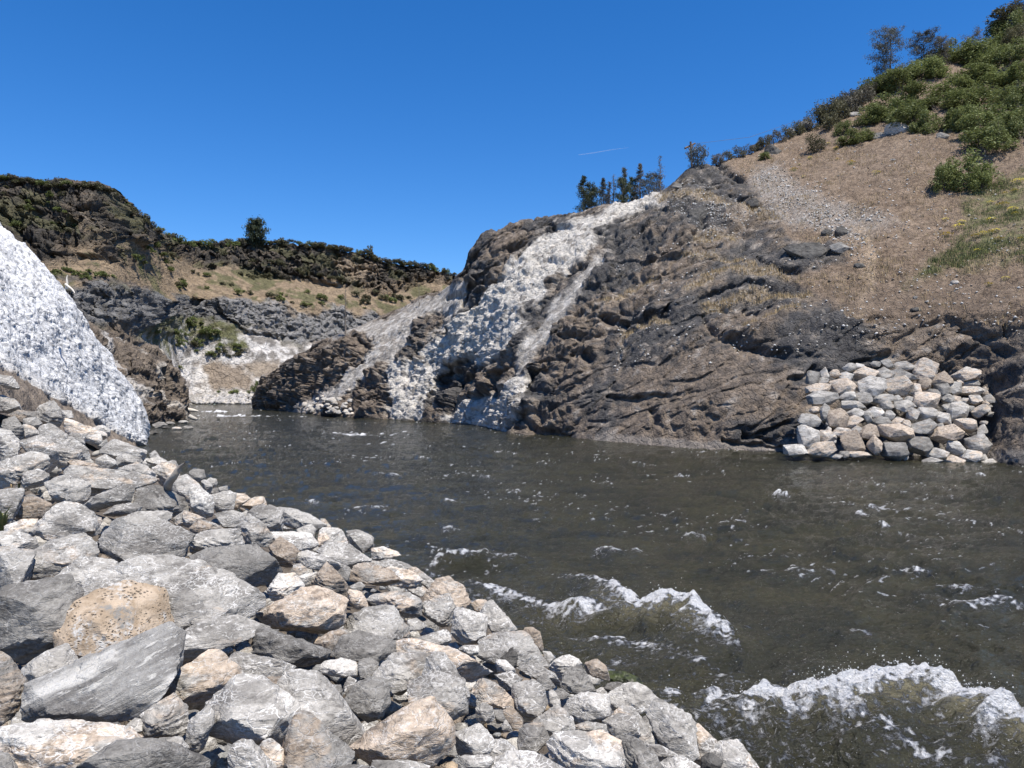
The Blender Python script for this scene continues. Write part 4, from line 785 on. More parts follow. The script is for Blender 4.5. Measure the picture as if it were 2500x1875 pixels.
near = [
 # tile, outline, class, key (landmark or None)
 (TA, [(0,70),(130,90),(230,225),(60,210),(0,150),(-60,120)], 'l', None), (TA, [(-60,200),(90,200),(240,240),(280,300),(200,335),(0,280)], 'm', None),
 (TA, [(-60,285),(0,285),(130,310),(240,400),(230,470),(100,490),(-50,480)], 'l', None), (TA, [(235,320),(400,280),(440,340),(440,460),(370,500),(240,450)], 'l', None),
 (TA, [(90,500),(200,450),(380,470),(390,500),(280,545),(130,540)], 'b', None), (TA, [(440,380),(560,330),(660,430),(690,500),(640,620),(520,600),(370,520),(430,460)], 'g', None),
 (TA, [(660,450),(770,455),(800,540),(740,560),(680,540)], 'l', None), (TA, [(250,545),(380,520),(455,590),(400,640),(260,620)], 'g', None),
 (TA, [(90,520),(160,520),(250,680),(245,770),(200,780),(20,640),(40,560)], 'd', None), (TA, [(245,600),(340,620),(440,700),(330,770),(250,760)], 't', None),
 (TA, [(660,540),(760,550),(1000,640),(1150,700),(1160,760),(1100,790),(900,720),(700,680),(660,600)], 'p', 'tapering'), (TA, [(1000,640),(1110,610),(1190,660),(1190,740),(1150,720)], 't', None),
 (TA, [(910,730),(1080,700),(1100,780),(1040,840),(930,800)], 't', None), (TA, [(1130,800),(1240,765),(1360,790),(1560,880),(1610,950),(1560,1000),(1250,960),(1080,900)], 'l', 'domed'),
 (TA, [(-50,650),(110,680),(210,790),(190,920),(120,980),(-50,1020)], 'l', None), (TA, [(430,640),(560,600),(720,700),(930,850),(1040,980),(980,1000),(720,840),(560,790)], 'l', None),
 (TA, [(730,700),(860,700),(910,780),(920,870),(800,800)], 'g', None), (TA, [(1610,920),(1670,880),(1730,950),(1640,975)], 'g', None),
 (TA, [(1580,990),(1690,945),(1800,990),(1810,1010),(1660,1045),(1590,1020)], 't', None), (TA, [(1040,980),(1140,930),(1240,990),(1270,1060),(1160,1090),(1040,1070)], 'l', None),
 (TA, [(1255,960),(1330,910),(1500,960),(1540,1030),(1330,1060),(1260,1050)], 'g', None), (TA, [(210,800),(420,740),(560,800),(620,1000),(540,1140),(520,1150),(330,950),(220,880)], 'p', None),
 (TA, [(560,810),(720,840),(890,900),(900,980),(750,1030),(640,1070),(600,960)], 't', None), (TA, [(-40,1020),(200,930),(350,900),(530,950),(550,1030),(500,1120),(360,1090),(170,1220),(-40,1300)], 'm', 'overhang'),
 (TA, [(740,1010),(800,980),(1030,1030),(1060,1060),(1020,1085),(860,1050)], 'o', None), (TA, [(640,1080),(780,1040),(1100,1090),(1440,1120),(1640,1110),(1720,1200),(1420,1310),(1000,1360),(700,1180)], 'm', None),
 (TA, [(1290,1080),(1480,1020),(1640,1080),(1700,1150),(1640,1230),(1400,1180)], 't', None), (TA, [(1640,1080),(1760,1010),(1880,1030),(1930,1110),(1880,1240),(1760,1270),(1690,1180)], 'p', None),
 (TA, [(1800,1010),(1890,985),(1925,1050),(1880,1080)], 'l', None), (TA, [(1860,1200),(2020,1150),(2110,1220),(2190,1320),(2100,1440),(1860,1320)], 't', None),
 (TA, [(480,1210),(700,1150),(960,1250),(960,1400),(880,1480),(600,1440),(550,1300)], 'm', None), (TA, [(250,1120),(420,1080),(530,1150),(480,1260),(280,1300),(240,1240)], 't', None),
 (TA, [(890,1490),(1000,1400),(1370,1240),(1440,1310),(1400,1430),(1010,1540),(930,1530)], 'g', 'tilted'), (TA, [(1430,1370),(1480,1340),(1525,1450),(1500,1490),(1420,1460)], 'l', None),
 (TA, [(1090,1590),(1250,1480),(1420,1450),(1520,1490),(1500,1550),(1300,1590)], 'g', None), (TA, [(1490,1310),(1700,1255),(1980,1400),(2060,1500),(2050,1560),(1760,1570),(1540,1510)], 'd', None),
 (TD, [(40,400),(130,370),(290,500),(340,680),(210,730),(90,650)], 'w', 'upright'),
 (TB, [(-40,0),(240,-20),(270,30),(180,240),(60,400),(-40,350)], 'm', None), (TB, [(180,250),(250,80),(330,30),(540,100),(590,150),(500,280),(250,300)], 'b', None),
 (TB, [(330,420),(560,190),(700,130),(840,150),(1090,290),(1090,340),(1000,500),(560,510),(420,490)], 't', 'broad'), (TB, [(60,370),(250,300),(400,300),(350,440),(200,450),(60,440)], 'p', None),
 (TB, [(-30,440),(150,420),(380,500),(450,580),(420,640),(200,620),(-30,580)], 'l', None), (TB, [(-40,580),(200,560),(400,620),(300,700),(310,960),(160,1070),(-40,1030)], 'm', None),
 (TB, [(290,680),(580,520),(900,470),(1090,560),(1110,640),(960,710),(700,800),(430,960),(350,940),(295,830)], 'm', 'undercut'), (TB, [(600,940),(880,715),(1040,715),(1300,780),(1180,870),(960,1090),(880,1080)], 'l', None),
 (TB, [(190,1030),(300,970),(560,950),(700,960),(500,1110),(200,1100)], 'w', None), (TB, [(-60,1080),(200,1070),(500,1000),(760,920),(870,1000),(890,1120),(800,1240),(690,1290),(670,1450),(560,1620),(280,1850),(60,1760),(-60,1720)], 'd', 'darkblock'),
 (TB, [(1110,330),(1250,250),(1500,300),(1700,300),(1960,380),(2060,470),(2050,620),(1940,740),(1500,800),(1250,760),(1130,640),(1060,510)], 'g', 'mottled'),
 (ident, [(206,1444),(240,1408),(301,1376),(353,1359),(452,1368),(545,1395),(625,1430),(649,1455),(633,1500),(590,1512),(500,1570),(430,1565),(300,1520),(215,1480)], 'l', 'giant'),
 (TB, [(660,1290),(870,1150),(1330,1010),(1750,1080),(1830,1170),(1840,1420),(1700,1530),(1300,1760),(1010,1820),(850,1780),(700,1560)], 'o', 'pitted'),
 (TB, [(1340,270),(1500,220),(1800,210),(1890,250),(1830,330),(1700,350)], 'g', None), (TB, [(1850,310),(1990,210),(2070,240),(2080,340),(2000,370)], 't', None),
 (TC, [(280,800),(330,740),(1000,480),(1780,120),(1850,130),(1940,220),(1930,400),(1880,570),(1700,700),(1100,1040),(850,1145),(420,1150),(300,1100),(270,930)], 'l', 'longslab'),
 (TC, [(210,600),(350,480),(710,320),(770,360),(850,520),(700,660),(300,760)], 'g', None), (TC, [(-60,390),(0,400),(120,480),(230,600),(280,700),(270,920),(180,1040),(-60,1200)], 'b', None),
 (TC, [(-60,1210),(300,1180),(760,1155),(1380,1220),(1480,1330),(1240,1420),(1180,1560),(850,1700),(-60,1760)], 'p', 'creamslab'), (TC, [(-60,1480),(90,1510),(190,1660),(100,1780),(-60,1800)], 'd', None),
 (TC, [(860,1650),(1180,1530),(1280,1370),(1480,1355),(1760,1360),(2020,1520),(2212,1560),(2212,1780),(1000,1820)], 'd', 'roughdark'),
 (TC, [(1500,1080),(1560,1010),(1860,870),(1920,900),(2000,1000),(2020,1230),(1950,1310),(1560,1340),(1530,1200)], 'm', None), (TC, [(1370,1200),(1460,1120),(1540,1140),(1540,1260),(1450,1280)], 't', None),
 (ident, [(388,1705),(418,1640),(452,1612),(505,1590),(545,1600),(570,1618),(605,1650),(575,1690),(520,1720),(470,1730),(420,1735)], 'o', 'stained'), (TC, [(2010,1190),(2250,980),(2330,1100),(2180,1490),(2010,1500)], 'g', None),
 (TC, [(1700,1340),(1950,1320),(2040,1440),(1960,1490),(1760,1430)], 'l', None),
 (TE, [(-240,860),(-120,690),(80,600),(330,480),(560,470),(820,530),(940,610),(700,640),(640,740),(380,780),(240,800),(-20,960)], 'm', 'ridged'), (TE, [(700,640),(900,600),(1060,650),(1380,740),(1580,840),(1590,890),(1500,950),(1340,1000),(1260,1000),(1050,940),(760,860),(690,740)], 'd', None),
 (TE, [(460,880),(480,830),(800,910),(1060,980),(1250,1000),(1080,1110),(860,1080),(690,1090),(560,970)], 'l', None), (TE, [(270,1410),(440,1190),(560,1120),(850,1120),(880,1240),(1130,1370),(1230,1450),(1170,1659),(1000,1850),(830,1880),(640,1860),(180,1680),(180,1600)], 'w', 'whiteveined'),
 (TE, [(1010,1280),(1130,1080),(1300,1000),(1420,1010),(1520,1120),(1700,1400),(1950,1650),(1940,1830),(1700,1850),(1250,1460)], 'l', 'leaning'), (TE, [(800,440),(950,310),(1270,170),(1400,150),(1560,150),(1750,260),(1760,400),(1700,540),(1500,660),(1200,640),(980,600),(860,540)], 'o', 'pinkish'),
 (TE, [(900,170),(1020,10),(1180,0),(1300,130),(1080,270),(960,300)], 'p', None), (TE, [(1190,50),(1330,0),(1430,-10),(1420,60),(1350,150),(1180,90)], 'w', None), (TE, [(1360,140),(1480,-70),(1540,-120),(1620,0),(1750,120),(1760,260),(1560,170)], 'b', None),
 (TE, [(1410,750),(1560,640),(1750,590),(1760,720),(1600,850)], 'b', None), (TF, [(-180,1150),(-40,1000),(120,960),(330,990),(470,1040),(490,1190),(350,1290),(60,1270),(-180,1210)], 'd', 'shadowed'), (TE, [(1470,1010),(1540,950),(1700,920),(1890,970),(1910,1070),(1880,1110),(1680,1110),(1490,1080)], 'w', 'smallwhite'),
 (TE, [(1880,940),(2000,920),(2110,970),(2000,1120),(1900,1150)], 'd', None), (TE, [(1720,1400),(1880,1180),(2040,1120),(2190,1180),(2212,1400),(2100,1560),(1950,1600),(1850,1520)], 'd', 'squat'), (TE, [(1720,1230),(1770,1110),(1860,1160),(1780,1310),(1740,1300)], 'l', None),
 (TE, [(1760,160),(1900,200),(1960,280),(1980,370),(1860,380),(1780,320)], 'p', None), (TF, [(-30,840),(160,700),(300,680),(480,700),(600,830),(680,1000),(500,1080),(460,1010),(170,970),(-30,1010)], 'm', 'ochre'),
 (TD, [(40,240),(100,200),(210,210),(225,290),(180,345),(100,320)], 'd', None), (TD, [(180,330),(230,310),(310,370),(290,450),(230,460)], 'l', None), (TD, [(370,400),(465,380),(470,440),(380,460)], 'g', None), (TD, [(250,490),(480,440),(550,470),(450,560),(450,630),(350,660),(300,600)], 'l', None),
 (TD, [(440,610),(560,460),(640,460),(715,510),(560,640),(500,650)], 'o', None), (TD, [(600,590),(720,510),(850,495),(885,600),(850,660),(700,630)], 'o', None), (TD, [(340,690),(480,630),(620,680),(660,760),(560,850),(420,820)], 'g', None), (TD, [(670,640),(860,590),(1060,640),(1050,860),(950,880),(800,770)], 'g', None),
 (TD, [(1010,610),(1200,640),(1340,680),(1480,780),(1540,830),(1480,870),(1300,760),(1060,810)], 'g', 'arched'), (TD, [(1470,740),(1520,740),(1590,830),(1500,850)], 'o', None), (TD, [(1220,850),(1370,785),(1410,850),(1400,950),(1230,900)], 'l', None), (TD, [(580,840),(700,690),(860,800),(960,930),(900,1020),(700,1010),(640,910)], 'm', None),
 (TD, [(950,885),(1150,875),(1340,880),(1440,1010),(1350,1070),(1080,1000)], 'w', 'flatwhite'), (TD, [(1420,950),(1490,840),(1680,830),(1770,930),(1780,1030),(1600,1010),(1470,1040)], 'p', None), (TD, [(1760,880),(1850,840),(2040,920),(2040,1060),(1980,1090),(1780,1040)], 'm', None), (TD, [(1450,1080),(1560,980),(1780,1020),(1980,1120),(2010,1180),(1900,1270),(1650,1200),(1500,1160)], 'l', None),
 (TD, [(910,1060),(1040,940),(1200,1050),(1230,1100),(1180,1230),(1050,1250),(960,1140)], 'b', None), (TD, [(1200,1130),(1350,1080),(1600,1200),(1770,1260),(1780,1350),(1600,1310),(1240,1220)], 'l', None), (TD, [(70,1040),(100,920),(300,850),(560,830),(680,1000),(650,1060),(200,1120),(70,1100)], 'g', None), (TD, [(60,1130),(300,1040),(760,1030),(960,1130),(1030,1280),(960,1420),(880,1490),(560,1330),(100,1240)], 'd', 'darkbroad'),
 (TD, [(60,840),(150,750),(290,790),(300,850),(100,910)], 'b', None), (TD, [(150,740),(240,760),(420,840),(300,870)], 't', None), (TD, [(-10,650),(80,680),(230,740),(60,830),(-20,790)], 't', None), (TD, [(1180,1240),(1250,1220),(1340,1290),(1200,1380),(1150,1350)], 't', None), (TD, [(1790,1270),(1950,1200),(2212,1290),(2330,1400),(2160,1460),(1960,1420),(1770,1400)], 'b', None),
 (TD, [(2030,1060),(2140,1040),(2290,1090),(2330,1130),(2200,1190),(2040,1180)], 'p', None), (TD, [(1640,1310),(1700,1270),(1780,1330),(1780,1410),(1700,1400)], 'd', None), (TD, [(1780,1470),(1900,1415),(1960,1470),(1900,1520)], 'g', None),
 (TF, [(240,250),(450,170),(640,230),(650,280),(520,290)], 'l', None), (TF, [(330,310),(480,260),(690,310),(800,400),(800,460),(700,500),(560,410)], 'p', None), (TF, [(640,290),(740,270),(960,440),(950,490),(880,520),(790,400)], 't', None), (TF, [(820,600),(960,400),(1100,370),(1240,460),(1310,610),(1340,700),(1180,720),(900,660)], 'o', 'waterside'),
 (TF, [(220,630),(330,550),(640,540),(800,600),(820,690),(780,790),(620,800),(480,700)], 'm', None), (TF, [(215,620),(300,560),(460,630),(380,690),(230,690)], 'd', None), (TF, [(800,770),(820,650),(1080,550),(1150,640),(1160,710),(1100,890),(1010,900)], 't', None), (TF, [(1090,880),(1130,700),(1300,710),(1480,790),(1520,900),(1420,1070),(1180,1100),(1090,970)], 'l', 'slategrey'),
 (TF, [(1430,730),(1560,620),(1700,780),(1800,920),(1760,970),(1590,1020),(1500,870)], 'w', None), (TF, [(1330,650),(1400,610),(1500,620),(1430,750),(1360,730)], 'o', None), (TF, [(1430,1070),(1620,960),(1800,920),(1900,960),(2100,1160),(2150,1320),(2000,1350),(1800,1350),(1600,1260),(1430,1190)], 'm', None), (TF, [(1890,930),(1960,900),(2080,970),(2110,1090),(2090,1160),(1950,1020)], 'b', None),
 (TF, [(2100,1170),(2180,1180),(2230,1230),(2160,1340)], 't', None), (TF, [(640,840),(740,820),(850,900),(760,950),(690,940)], 'l', None), (TF, [(710,1040),(1050,940),(1100,1000),(1070,1120),(900,1110)], 't', None), (TF, [(500,1190),(580,1040),(700,1040),(1080,1130),(1200,1200),(1400,1320),(1550,1400),(1300,1490),(1150,1370),(900,1200)], 'p', 'creamridge'),
 (TF, [(240,1470),(500,1190),(700,1190),(870,1210),(820,1500),(560,1620),(430,1520)], 'm', None), (TF, [(790,1310),(880,1200),(1040,1210),(1150,1330),(1200,1500),(1280,1640),(1220,1850),(1000,1770),(800,1450)], 'm', 'orangespot'), (TF, [(1200,1150),(1250,1110),(1400,1110),(1420,1200),(1300,1220)], 'w', None), (TF, [(1590,1260),(1700,1270),(1800,1380),(1800,1420),(1620,1400)], 'p', None), (TF, [(1640,1240),(1790,1110),(1830,1200),(1810,1350)], 'k', None),  # last outline: a neighbouring boulder's shaded face, made as a blackish stone
 (TH, [(600,250),(680,180),(780,160),(860,220),(840,270),(720,310),(700,370),(640,310)], 'w', None), (TH, [(700,370),(740,270),(850,240),(940,350),(960,430),(840,460),(740,440)], 'd', None), (TH, [(880,210),(960,180),(1040,240),(1080,310),(1070,360),(980,340),(900,290)], 'b', None), (TH, [(1050,280),(1180,285),(1310,340),(1330,400),(1280,390),(1080,360)], 'k', 'mossy'),
 (TH, [(1030,410),(1060,370),(1160,360),(1180,430),(1060,450)], 'd', None), (TH, [(350,250),(500,220),(640,300),(700,400),(600,340),(480,330)], 'g', None), (TH, [(510,350),(570,300),(650,400),(600,430)], 'd', None), (TH, [(320,510),(330,390),(420,340),(500,340),(560,400),(580,530),(520,620),(420,660),(380,590)], 'l', 'rounded'),
 (TH, [(640,440),(700,405),(760,460),(740,490),(660,490)], 'd', None), (TH, [(720,580),(790,460),(900,450),(1050,470),(1080,600),(970,690),(810,690),(760,630)], 'l', 'blocky'), (TH, [(10,410),(60,340),(160,360),(320,500),(350,590),(240,590),(120,530)], 'o', None), (TH, [(1050,470),(1240,360),(1350,410),(1480,540),(1400,580),(1330,600),(1080,570)], 'l', None),
 (TH, [(1360,600),(1440,490),(1560,540),(1680,620),(1720,700),(1690,960),(1600,940),(1460,840),(1380,690)], 'g', 'bulging'), (TH, [(1710,690),(1760,700),(1920,850),(1840,910),(1790,1010),(1690,980)], 'p', None), (TH, [(1780,950),(1930,830),(2070,820),(2150,900),(2212,1027),(2190,1120),(1800,1120)], 'p', 'corner'), (TH, [(1780,950),(1850,900),(1940,980),(1900,1070),(1790,1060)], 'k', None),
 (TH, [(600,860),(600,760),(740,740),(1000,750),(1130,820),(1160,1000),(1100,1120),(700,1100),(620,930)], 'p', 'speckled'), (TH, [(1150,800),(1230,780),(1340,840),(1390,920),(1260,1050),(1150,1060)], 'd', None), (TH, [(1330,840),(1450,850),(1600,930),(1450,980),(1380,900)], 'w', None), (TH, [(1090,630),(1140,560),(1250,560),(1350,700),(1450,830),(1320,830),(1290,700)], 't', None),
 (TH, [(1020,650),(1160,600),(1270,660),(1310,790),(1150,810),(1040,730)], 'l', None), (TH, [(1080,670),(1130,640),(1160,690),(1120,750),(1080,710)], 'k', None), (TH, [(30,580),(90,520),(160,560),(180,640),(130,680),(40,650)], 'l', None), (TH, [(170,570),(230,570),(270,660),(200,690)], 'd', None),
 (TH, [(240,590),(320,560),(410,660),(400,710),(310,710)], 'b', None), (TH, [(490,660),(680,540),(780,640),(800,740),(600,770)], 'm', None), (TH, [(400,690),(540,665),(600,800),(580,870),(500,910),(380,910),(350,770)], 'm', None), (TH, [(150,1030),(200,950),(300,900),(450,900),(600,980),(720,1040),(600,1150),(180,1150)], 'l', 'bottommid'),
 (TH, [(-50,800),(60,820),(110,900),(80,940),(-50,930)], 't', None), (TH, [(-90,930),(160,930),(190,960),(140,1050),(-90,1050)], 'w', None), (TH, [(1460,980),(1620,930),(1760,1020),(1700,1120),(1480,1120)], 'l', None), (TH, [(800,700),(900,670),(1030,690),(1050,760),(820,760)], 't', None),
 (TH, [(600,540),(600,430),(640,430),(700,550),(640,580)], 'l', None), (TH, [(1270,930),(1400,900),(1470,1010),(1450,1120),(1270,1120)], 'd', None), (TH, [(190,310),(300,280),(400,340),(320,410),(240,430)], 'l', None), (TH, [(240,690),(270,650),(320,740),(250,750)], 't', None), (TH, [(110,840),(250,800),(380,910),(200,1000),(110,920)], 'g', None),
 (TG, [(530,1290),(700,760),(850,790),(1450,1330),(1450,1521),(1300,1700),(600,1660),(520,1420)], 'b', 'browntri'), (TG, [(170,1220),(340,1110),(500,1280),(520,1521),(400,1540),(300,1420)], 'p', None), (TG, [(-30,1130),(60,1130),(420,1521),(300,1650),(-200,1650),(-250,1260)], 'l', None),
 (ident, [(857,1826),(930,1770),(985,1735),(1055,1706),(1095,1760),(1112,1815),(1080,1860),(1040,1885),(930,1875),(890,1850)], 'o', 'peachblock'), (TG, [(1750,1420),(2212,1420),(2500,1500),(2300,1640),(1700,1640)], 'g', None), (TG, [(1000,1520),(1450,1480),(1750,1521),(1700,1640),(1000,1640)], 'g', None),
 (TG, [(250,300),(500,290),(520,420),(420,500),(270,450)], 'b', None), (TG, [(1160,400),(1280,400),(1310,480),(1280,580),(1200,480)], 'd', None), (ident, [(1000,1670),(1060,1640),(1140,1665),(1150,1735),(1110,1760),(1060,1740)], 'm', None), (ident, [(1110,1790),(1170,1770),(1210,1810),(1200,1860),(1120,1850)], 'l', None),
]
KEYLAB = {
 'tapering': 'long cream stone tapering to the right, high in the pile below the dirt strip', 'domed': 'broad low domed light grey boulder at the water below the white slope', 'overhang': 'grey and tan boulder at the left edge with a dark overhang over a grass tuft',
 'tilted': 'narrow grey slab tilted up to the right above a black gap', 'upright': 'tall whitish block standing upright beside the dark boulder', 'broad': 'broad pale tan boulder with a sunlit flat top and brown front, upper left', 'undercut': 'grey and tan slab with a deep shadow along its undercut lower edge',
 'darkblock': 'big dark grey rough boulder at the left edge beside the pitted ochre one', 'mottled': 'large mottled grey boulder with tan patches above the giant grey one', 'giant': 'widest light grey boulder in the pile, behind the pitted ochre one', 'pitted': 'ochre boulder full of small pits above the long streaked slab',
 'longslab': 'long grey slab with white streaks leaning over a black hollow', 'creamslab': 'wide cream and orange flat slab in the bottom left corner', 'roughdark': 'dark grey rough boulder at the bottom edge beside the cream slab', 'stained': 'boulder stained orange and brown right of the black hollow',
 'ridged': 'angular tan and grey boulder with a ridge, right of the pitted ochre boulder', 'whiteveined': 'big pale faceted boulder with white veins near the bottom, left of the leaning slab', 'leaning': 'long light grey slab leaning down to the right in front', 'pinkish': 'rounded pinkish tan boulder over a dark gap in the middle of the pile',
 'shadowed': 'layered dark grey boulder with a black arched underside', 'smallwhite': 'small white block with a shaded underside next to the layered dark boulder', 'squat': 'squat dark grey boulder with a pocked face right of the leaning slab', 'ochre': 'grey boulder with a bright ochre stained lower half',
 'arched': 'long arched grey slab bridging a dark hole near the water', 'flatwhite': 'flat whitish slab in front of the arched slab', 'darkbroad': 'broad dark grey brown boulder behind the giant light grey one', 'waterside': 'large rough orange tan boulder at the water beside the curling wave', 'slategrey': 'big smooth light grey block with fine cracks near the water',
 'creamridge': 'long cream coloured ridge of stone across the middle of the pile', 'orangespot': 'grey boulder with a round orange spot on top', 'mossy': 'dark stone with green moss lying in the water at the edge of the pile', 'rounded': 'smooth round topped light grey boulder with white cracks', 'blocky': 'light grey block with a dark undercut lower left face',
 'bulging': 'large bulging grey boulder at the water near the bottom', 'corner': 'pale tan boulder last in the pile at the bottom edge beside the water', 'speckled': 'big cream boulder with grey speckles at the bottom edge', 'bottommid': 'light grey boulder cut by the bottom edge left of the speckled cream one', 'browntri': 'brown triangular boulder at the bottom edge below the leaning slab',
 'peachblock': 'bright orange tan faceted block near the bottom edge', }
LIFT = {'longslab': .16, 'pitted': 0.1, 'giant': 0.1}
LANDS = []
for T, L, cls, key in near:
    poly = T(L); ys_ = [q[1] for q in poly]; xs_ = [q[0] for q in poly]; cx = sum(xs_) / len(xs_); yb = max(ys_); yt = min(ys_)
    d = bank_hit(cx, min(yb - 0.12 * (yb - yt), 1990), 0.10)
    size = (max(xs_) - min(xs_)) / FPX * d; d2 = d + 0.10 * size + 0.25 * (yb - yt) / FPX * d
    if key in ('longslab',): d2 = d + 0.05
    mat = PITTED if key == 'pitted' else SLAB if key == 'longslab' else None
    o = rock_from_outline(poly, d2, cls, mat=mat, nmax=9 if key in ('giant', 'longslab', 'pitted', 'creamslab', 'whiteveined', 'darkblock') else 7 if key else 6, rough=0.8 if key in ('longslab', 'leaning', 'rounded', 'slategrey', 'pitted') else 1.0, up=-0.4 if key in ('longslab', 'giant', 'creamslab') else None)
    if key == 'mossy': o.data.materials.clear(); o.data.materials.append(simple_mat('wet_moss', (0.02, 0.02, 0.015), (0.06, 0.075, 0.02), 14, 0.4, 0.02))
    ROCKS[-1]['key'] = key
    if key: LANDS.append(ROCKS[-1])
n_named = len(ROCKS)
# smaller stones in the gaps between the mapped ones
poly_all = [r['poly'] for r in ROCKS] + [np.array(TC([(880, 1150), (1850, 620), (1800, 880), (1500, 1070), (1380, 1190), (1000, 1170)])), np.array(TA([(1010, 850), (1130, 810), (1100, 870)])), np.array(TE([(1550, 1120), (1750, 1110), (1720, 1230), (1600, 1200)]))]
edge_line = [(0,905),(60,950),(150,1000),(250,1045),(350,1100),(400,1125),(440,1145),(520,1165),(600,1195),(700,1240),(800,1280),(870,1330),(960,1375),(1060,1410),(1130,1450),(1200,1500),(1290,1560),(1400,1610),(1500,1680),(1620,1730),(1700,1790),(1850,1875)]
exs, eys = zip(*edge_line)
def inside_any(x, y, s):
    for q in poly_all:
        c = q.mean(0); p = c + (q - c) * s
        if x < p[:, 0].min() or x > p[:, 0].max() or y < p[:, 1].min() or y > p[:, 1].max(): continue
        if poly_sd(np.array([x]), np.array([y]), [tuple(k) for k in p])[0] < 0: return True
    return False
rf = random.Random(3); tries = 0; nf = 0; gr_f = 'small stones wedged between the riprap boulders'
while nf < 85 and tries < 9000:
    tries += 1; x = rf.uniform(0, 1850) ; y = rf.uniform(920, 1870)
    if y < np.interp(x, exs, eys) + 14 or inside_any(x, y, 0.97): continue
    s = rf.uniform(18, 34) * (1 + (y - 950) / 900) * 0.5
    L = [(x + s * math.cos(a) * rf.uniform(.8, 1.15), y + s * .75 * math.sin(a) * rf.uniform(.8, 1.15)) for a in np.linspace(0, 2 * math.pi, 8)[:-1]]
    d = bank_hit(x, y, -0.12) + 0.12; rock_from_outline(L, d, rf.choice('lgdmtgl'), name='small_boulder', sub=3 if s < 40 else 4); ROCKS[-1]['key'] = None; poly_all.append(ROCKS[-1]['poly']); nf += 1

# boulders of the right-hand pile (outlines as seen across the river)
pile = [(755,1290,160,140,-50,'l'),(670,1380,160,80,0,'w'),(845,1375,170,100,10,'t'),(925,1420,110,30,0,'l'),(770,1178,130,90,0,'g'),(800,1110,70,50,0,'t'),(880,1290,120,80,-15,'t'),(870,1130,70,110,0,'g'),(955,1170,135,130,-5,'b'),(850,1028,190,95,0,'g'),(820,965,150,60,10,'t'),(780,890,110,90,20,'d'),(865,870,60,80,0,'l'),(860,915,80,50,0,'g'),(1035,825,90,60,0,'g'),
 (935,865,80,50,0,'t'),(1010,885,100,60,0,'l'),(985,950,160,95,5,'t'),(1135,865,160,75,0,'t'),(1185,945,180,120,10,'l'),(1290,800,90,60,0,'g'),(1410,810,150,60,-15,'g'),(1400,880,180,70,-15,'g'),(1545,835,160,140,30,'t'),(1275,870,110,80,0,'g'),(1360,950,160,130,0,'m'),(1485,985,90,90,-20,'t'),(1530,930,100,80,0,'b'),(1640,910,170,110,10,'b'),(1815,872,175,80,8,'t'),
 (1655,970,110,90,20,'d'),(1745,960,95,90,35,'l'),(1860,930,120,50,0,'g'),(1850,980,160,60,0,'t'),(1605,1000,90,60,-35,'d'),(1020,1025,115,75,0,'l'),(1050,1080,150,70,0,'l'),(1130,1030,110,80,-20,'g'),(1250,1030,140,70,10,'g'),(1280,1080,100,70,0,'g'),(1400,1082,135,70,0,'l'),(1355,1035,60,50,0,'l'),(1550,1045,180,110,0,'t'),(1695,1030,90,60,-20,'g'),(1750,1040,90,50,0,'t'),
 (1880,1040,100,70,0,'t'),(1975,1035,80,70,0,'g'),(1075,1130,120,70,15,'l'),(1060,1190,130,80,15,'t'),(1155,1160,60,80,0,'g'),(1215,1130,120,70,-15,'w'),(1300,1145,70,60,0,'l'),(1360,1190,90,60,15,'t'),(1460,1140,80,80,-20,'l'),(1560,1135,140,90,0,'l'),(1410,1205,90,55,0,'t'),(1240,1190,130,70,-5,'d'),(1665,1165,120,80,-35,'l'),(1760,1120,140,110,20,'l'),(1925,1115,130,80,20,'t'),
 (1080,1240,70,50,0,'l'),(985,1260,110,70,0,'t'),(1165,1255,130,90,0,'b'),(1350,1265,220,105,-10,'o'),(1530,1225,180,90,5,'g'),(1695,1270,215,110,8,'o'),(1825,1210,160,90,-10,'t'),(1925,1260,70,90,-30,'g'),(1060,1330,180,140,-5,'b'),(1080,1410,150,50,0,'t'),(1200,1350,100,130,-10,'o'),(1340,1385,200,115,0,'d'),(1510,1345,180,120,-10,'d'),(1620,1400,170,60,-8,'l'),(1745,1365,130,90,-10,'l'),
 (1900,1345,160,150,-20,'g'),(1845,1425,160,75,5,'l'),(1925,1435,80,50,0,'l'),(1735,1455,140,65,0,'t'),(1590,1455,130,45,0,'g'),(1960,1465,130,45,0,'l'),(1100,810,70,35,0,'w'),(1210,800,60,40,0,'g'),(1700,1090,70,50,0,'l'),(1850,1100,60,40,0,'d'),(1950,980,60,50,0,'t'),(1440,1035,60,40,0,'g'),(900,1210,60,40,0,'d'),(1000,1410,70,50,0,'d'),(1650,1220,60,40,0,'l'),(1430,1310,60,50,0,'g')]
_r = random.Random(77)
for _ in range(34):
    pile.append((_r.uniform(760, 1980), _r.uniform(860, 1440), _r.uniform(30, 60), _r.uniform(22, 42), _r.uniform(-30, 30), _r.choice('lgdtml')))
PK = {0: ('trileft', 'upright triangular light grey boulder at the left end of the pile across the river'), 23: ('toptan', 'big tan block topmost in the pile across the river'), 19: ('midpale', 'largest rounded pale boulder high in the pile across the river'), 25: ('midgrey', 'grey and tan boulder right of the largest rounded one across the river'),
      63: ('orangelong', 'long orange tan stone low in the pile across the river'), 65: ('orangesq', 'square orange tan block in the right half of the pile across the river'), 71: ('darkwater', 'wide dark boulder at the waterline of the pile across the river'), 75: ('greyright', 'grey faceted boulder at the right end of the pile across the river'), 68: ('browncube', 'layered brown block at the waterline of the pile across the river'), 9: ('greyleft', 'wide mid grey boulder on the left side of the pile across the river'), 42: ('tanmid', 'broad tan boulder in the middle of the pile across the river')}
PILE = []; PL = []
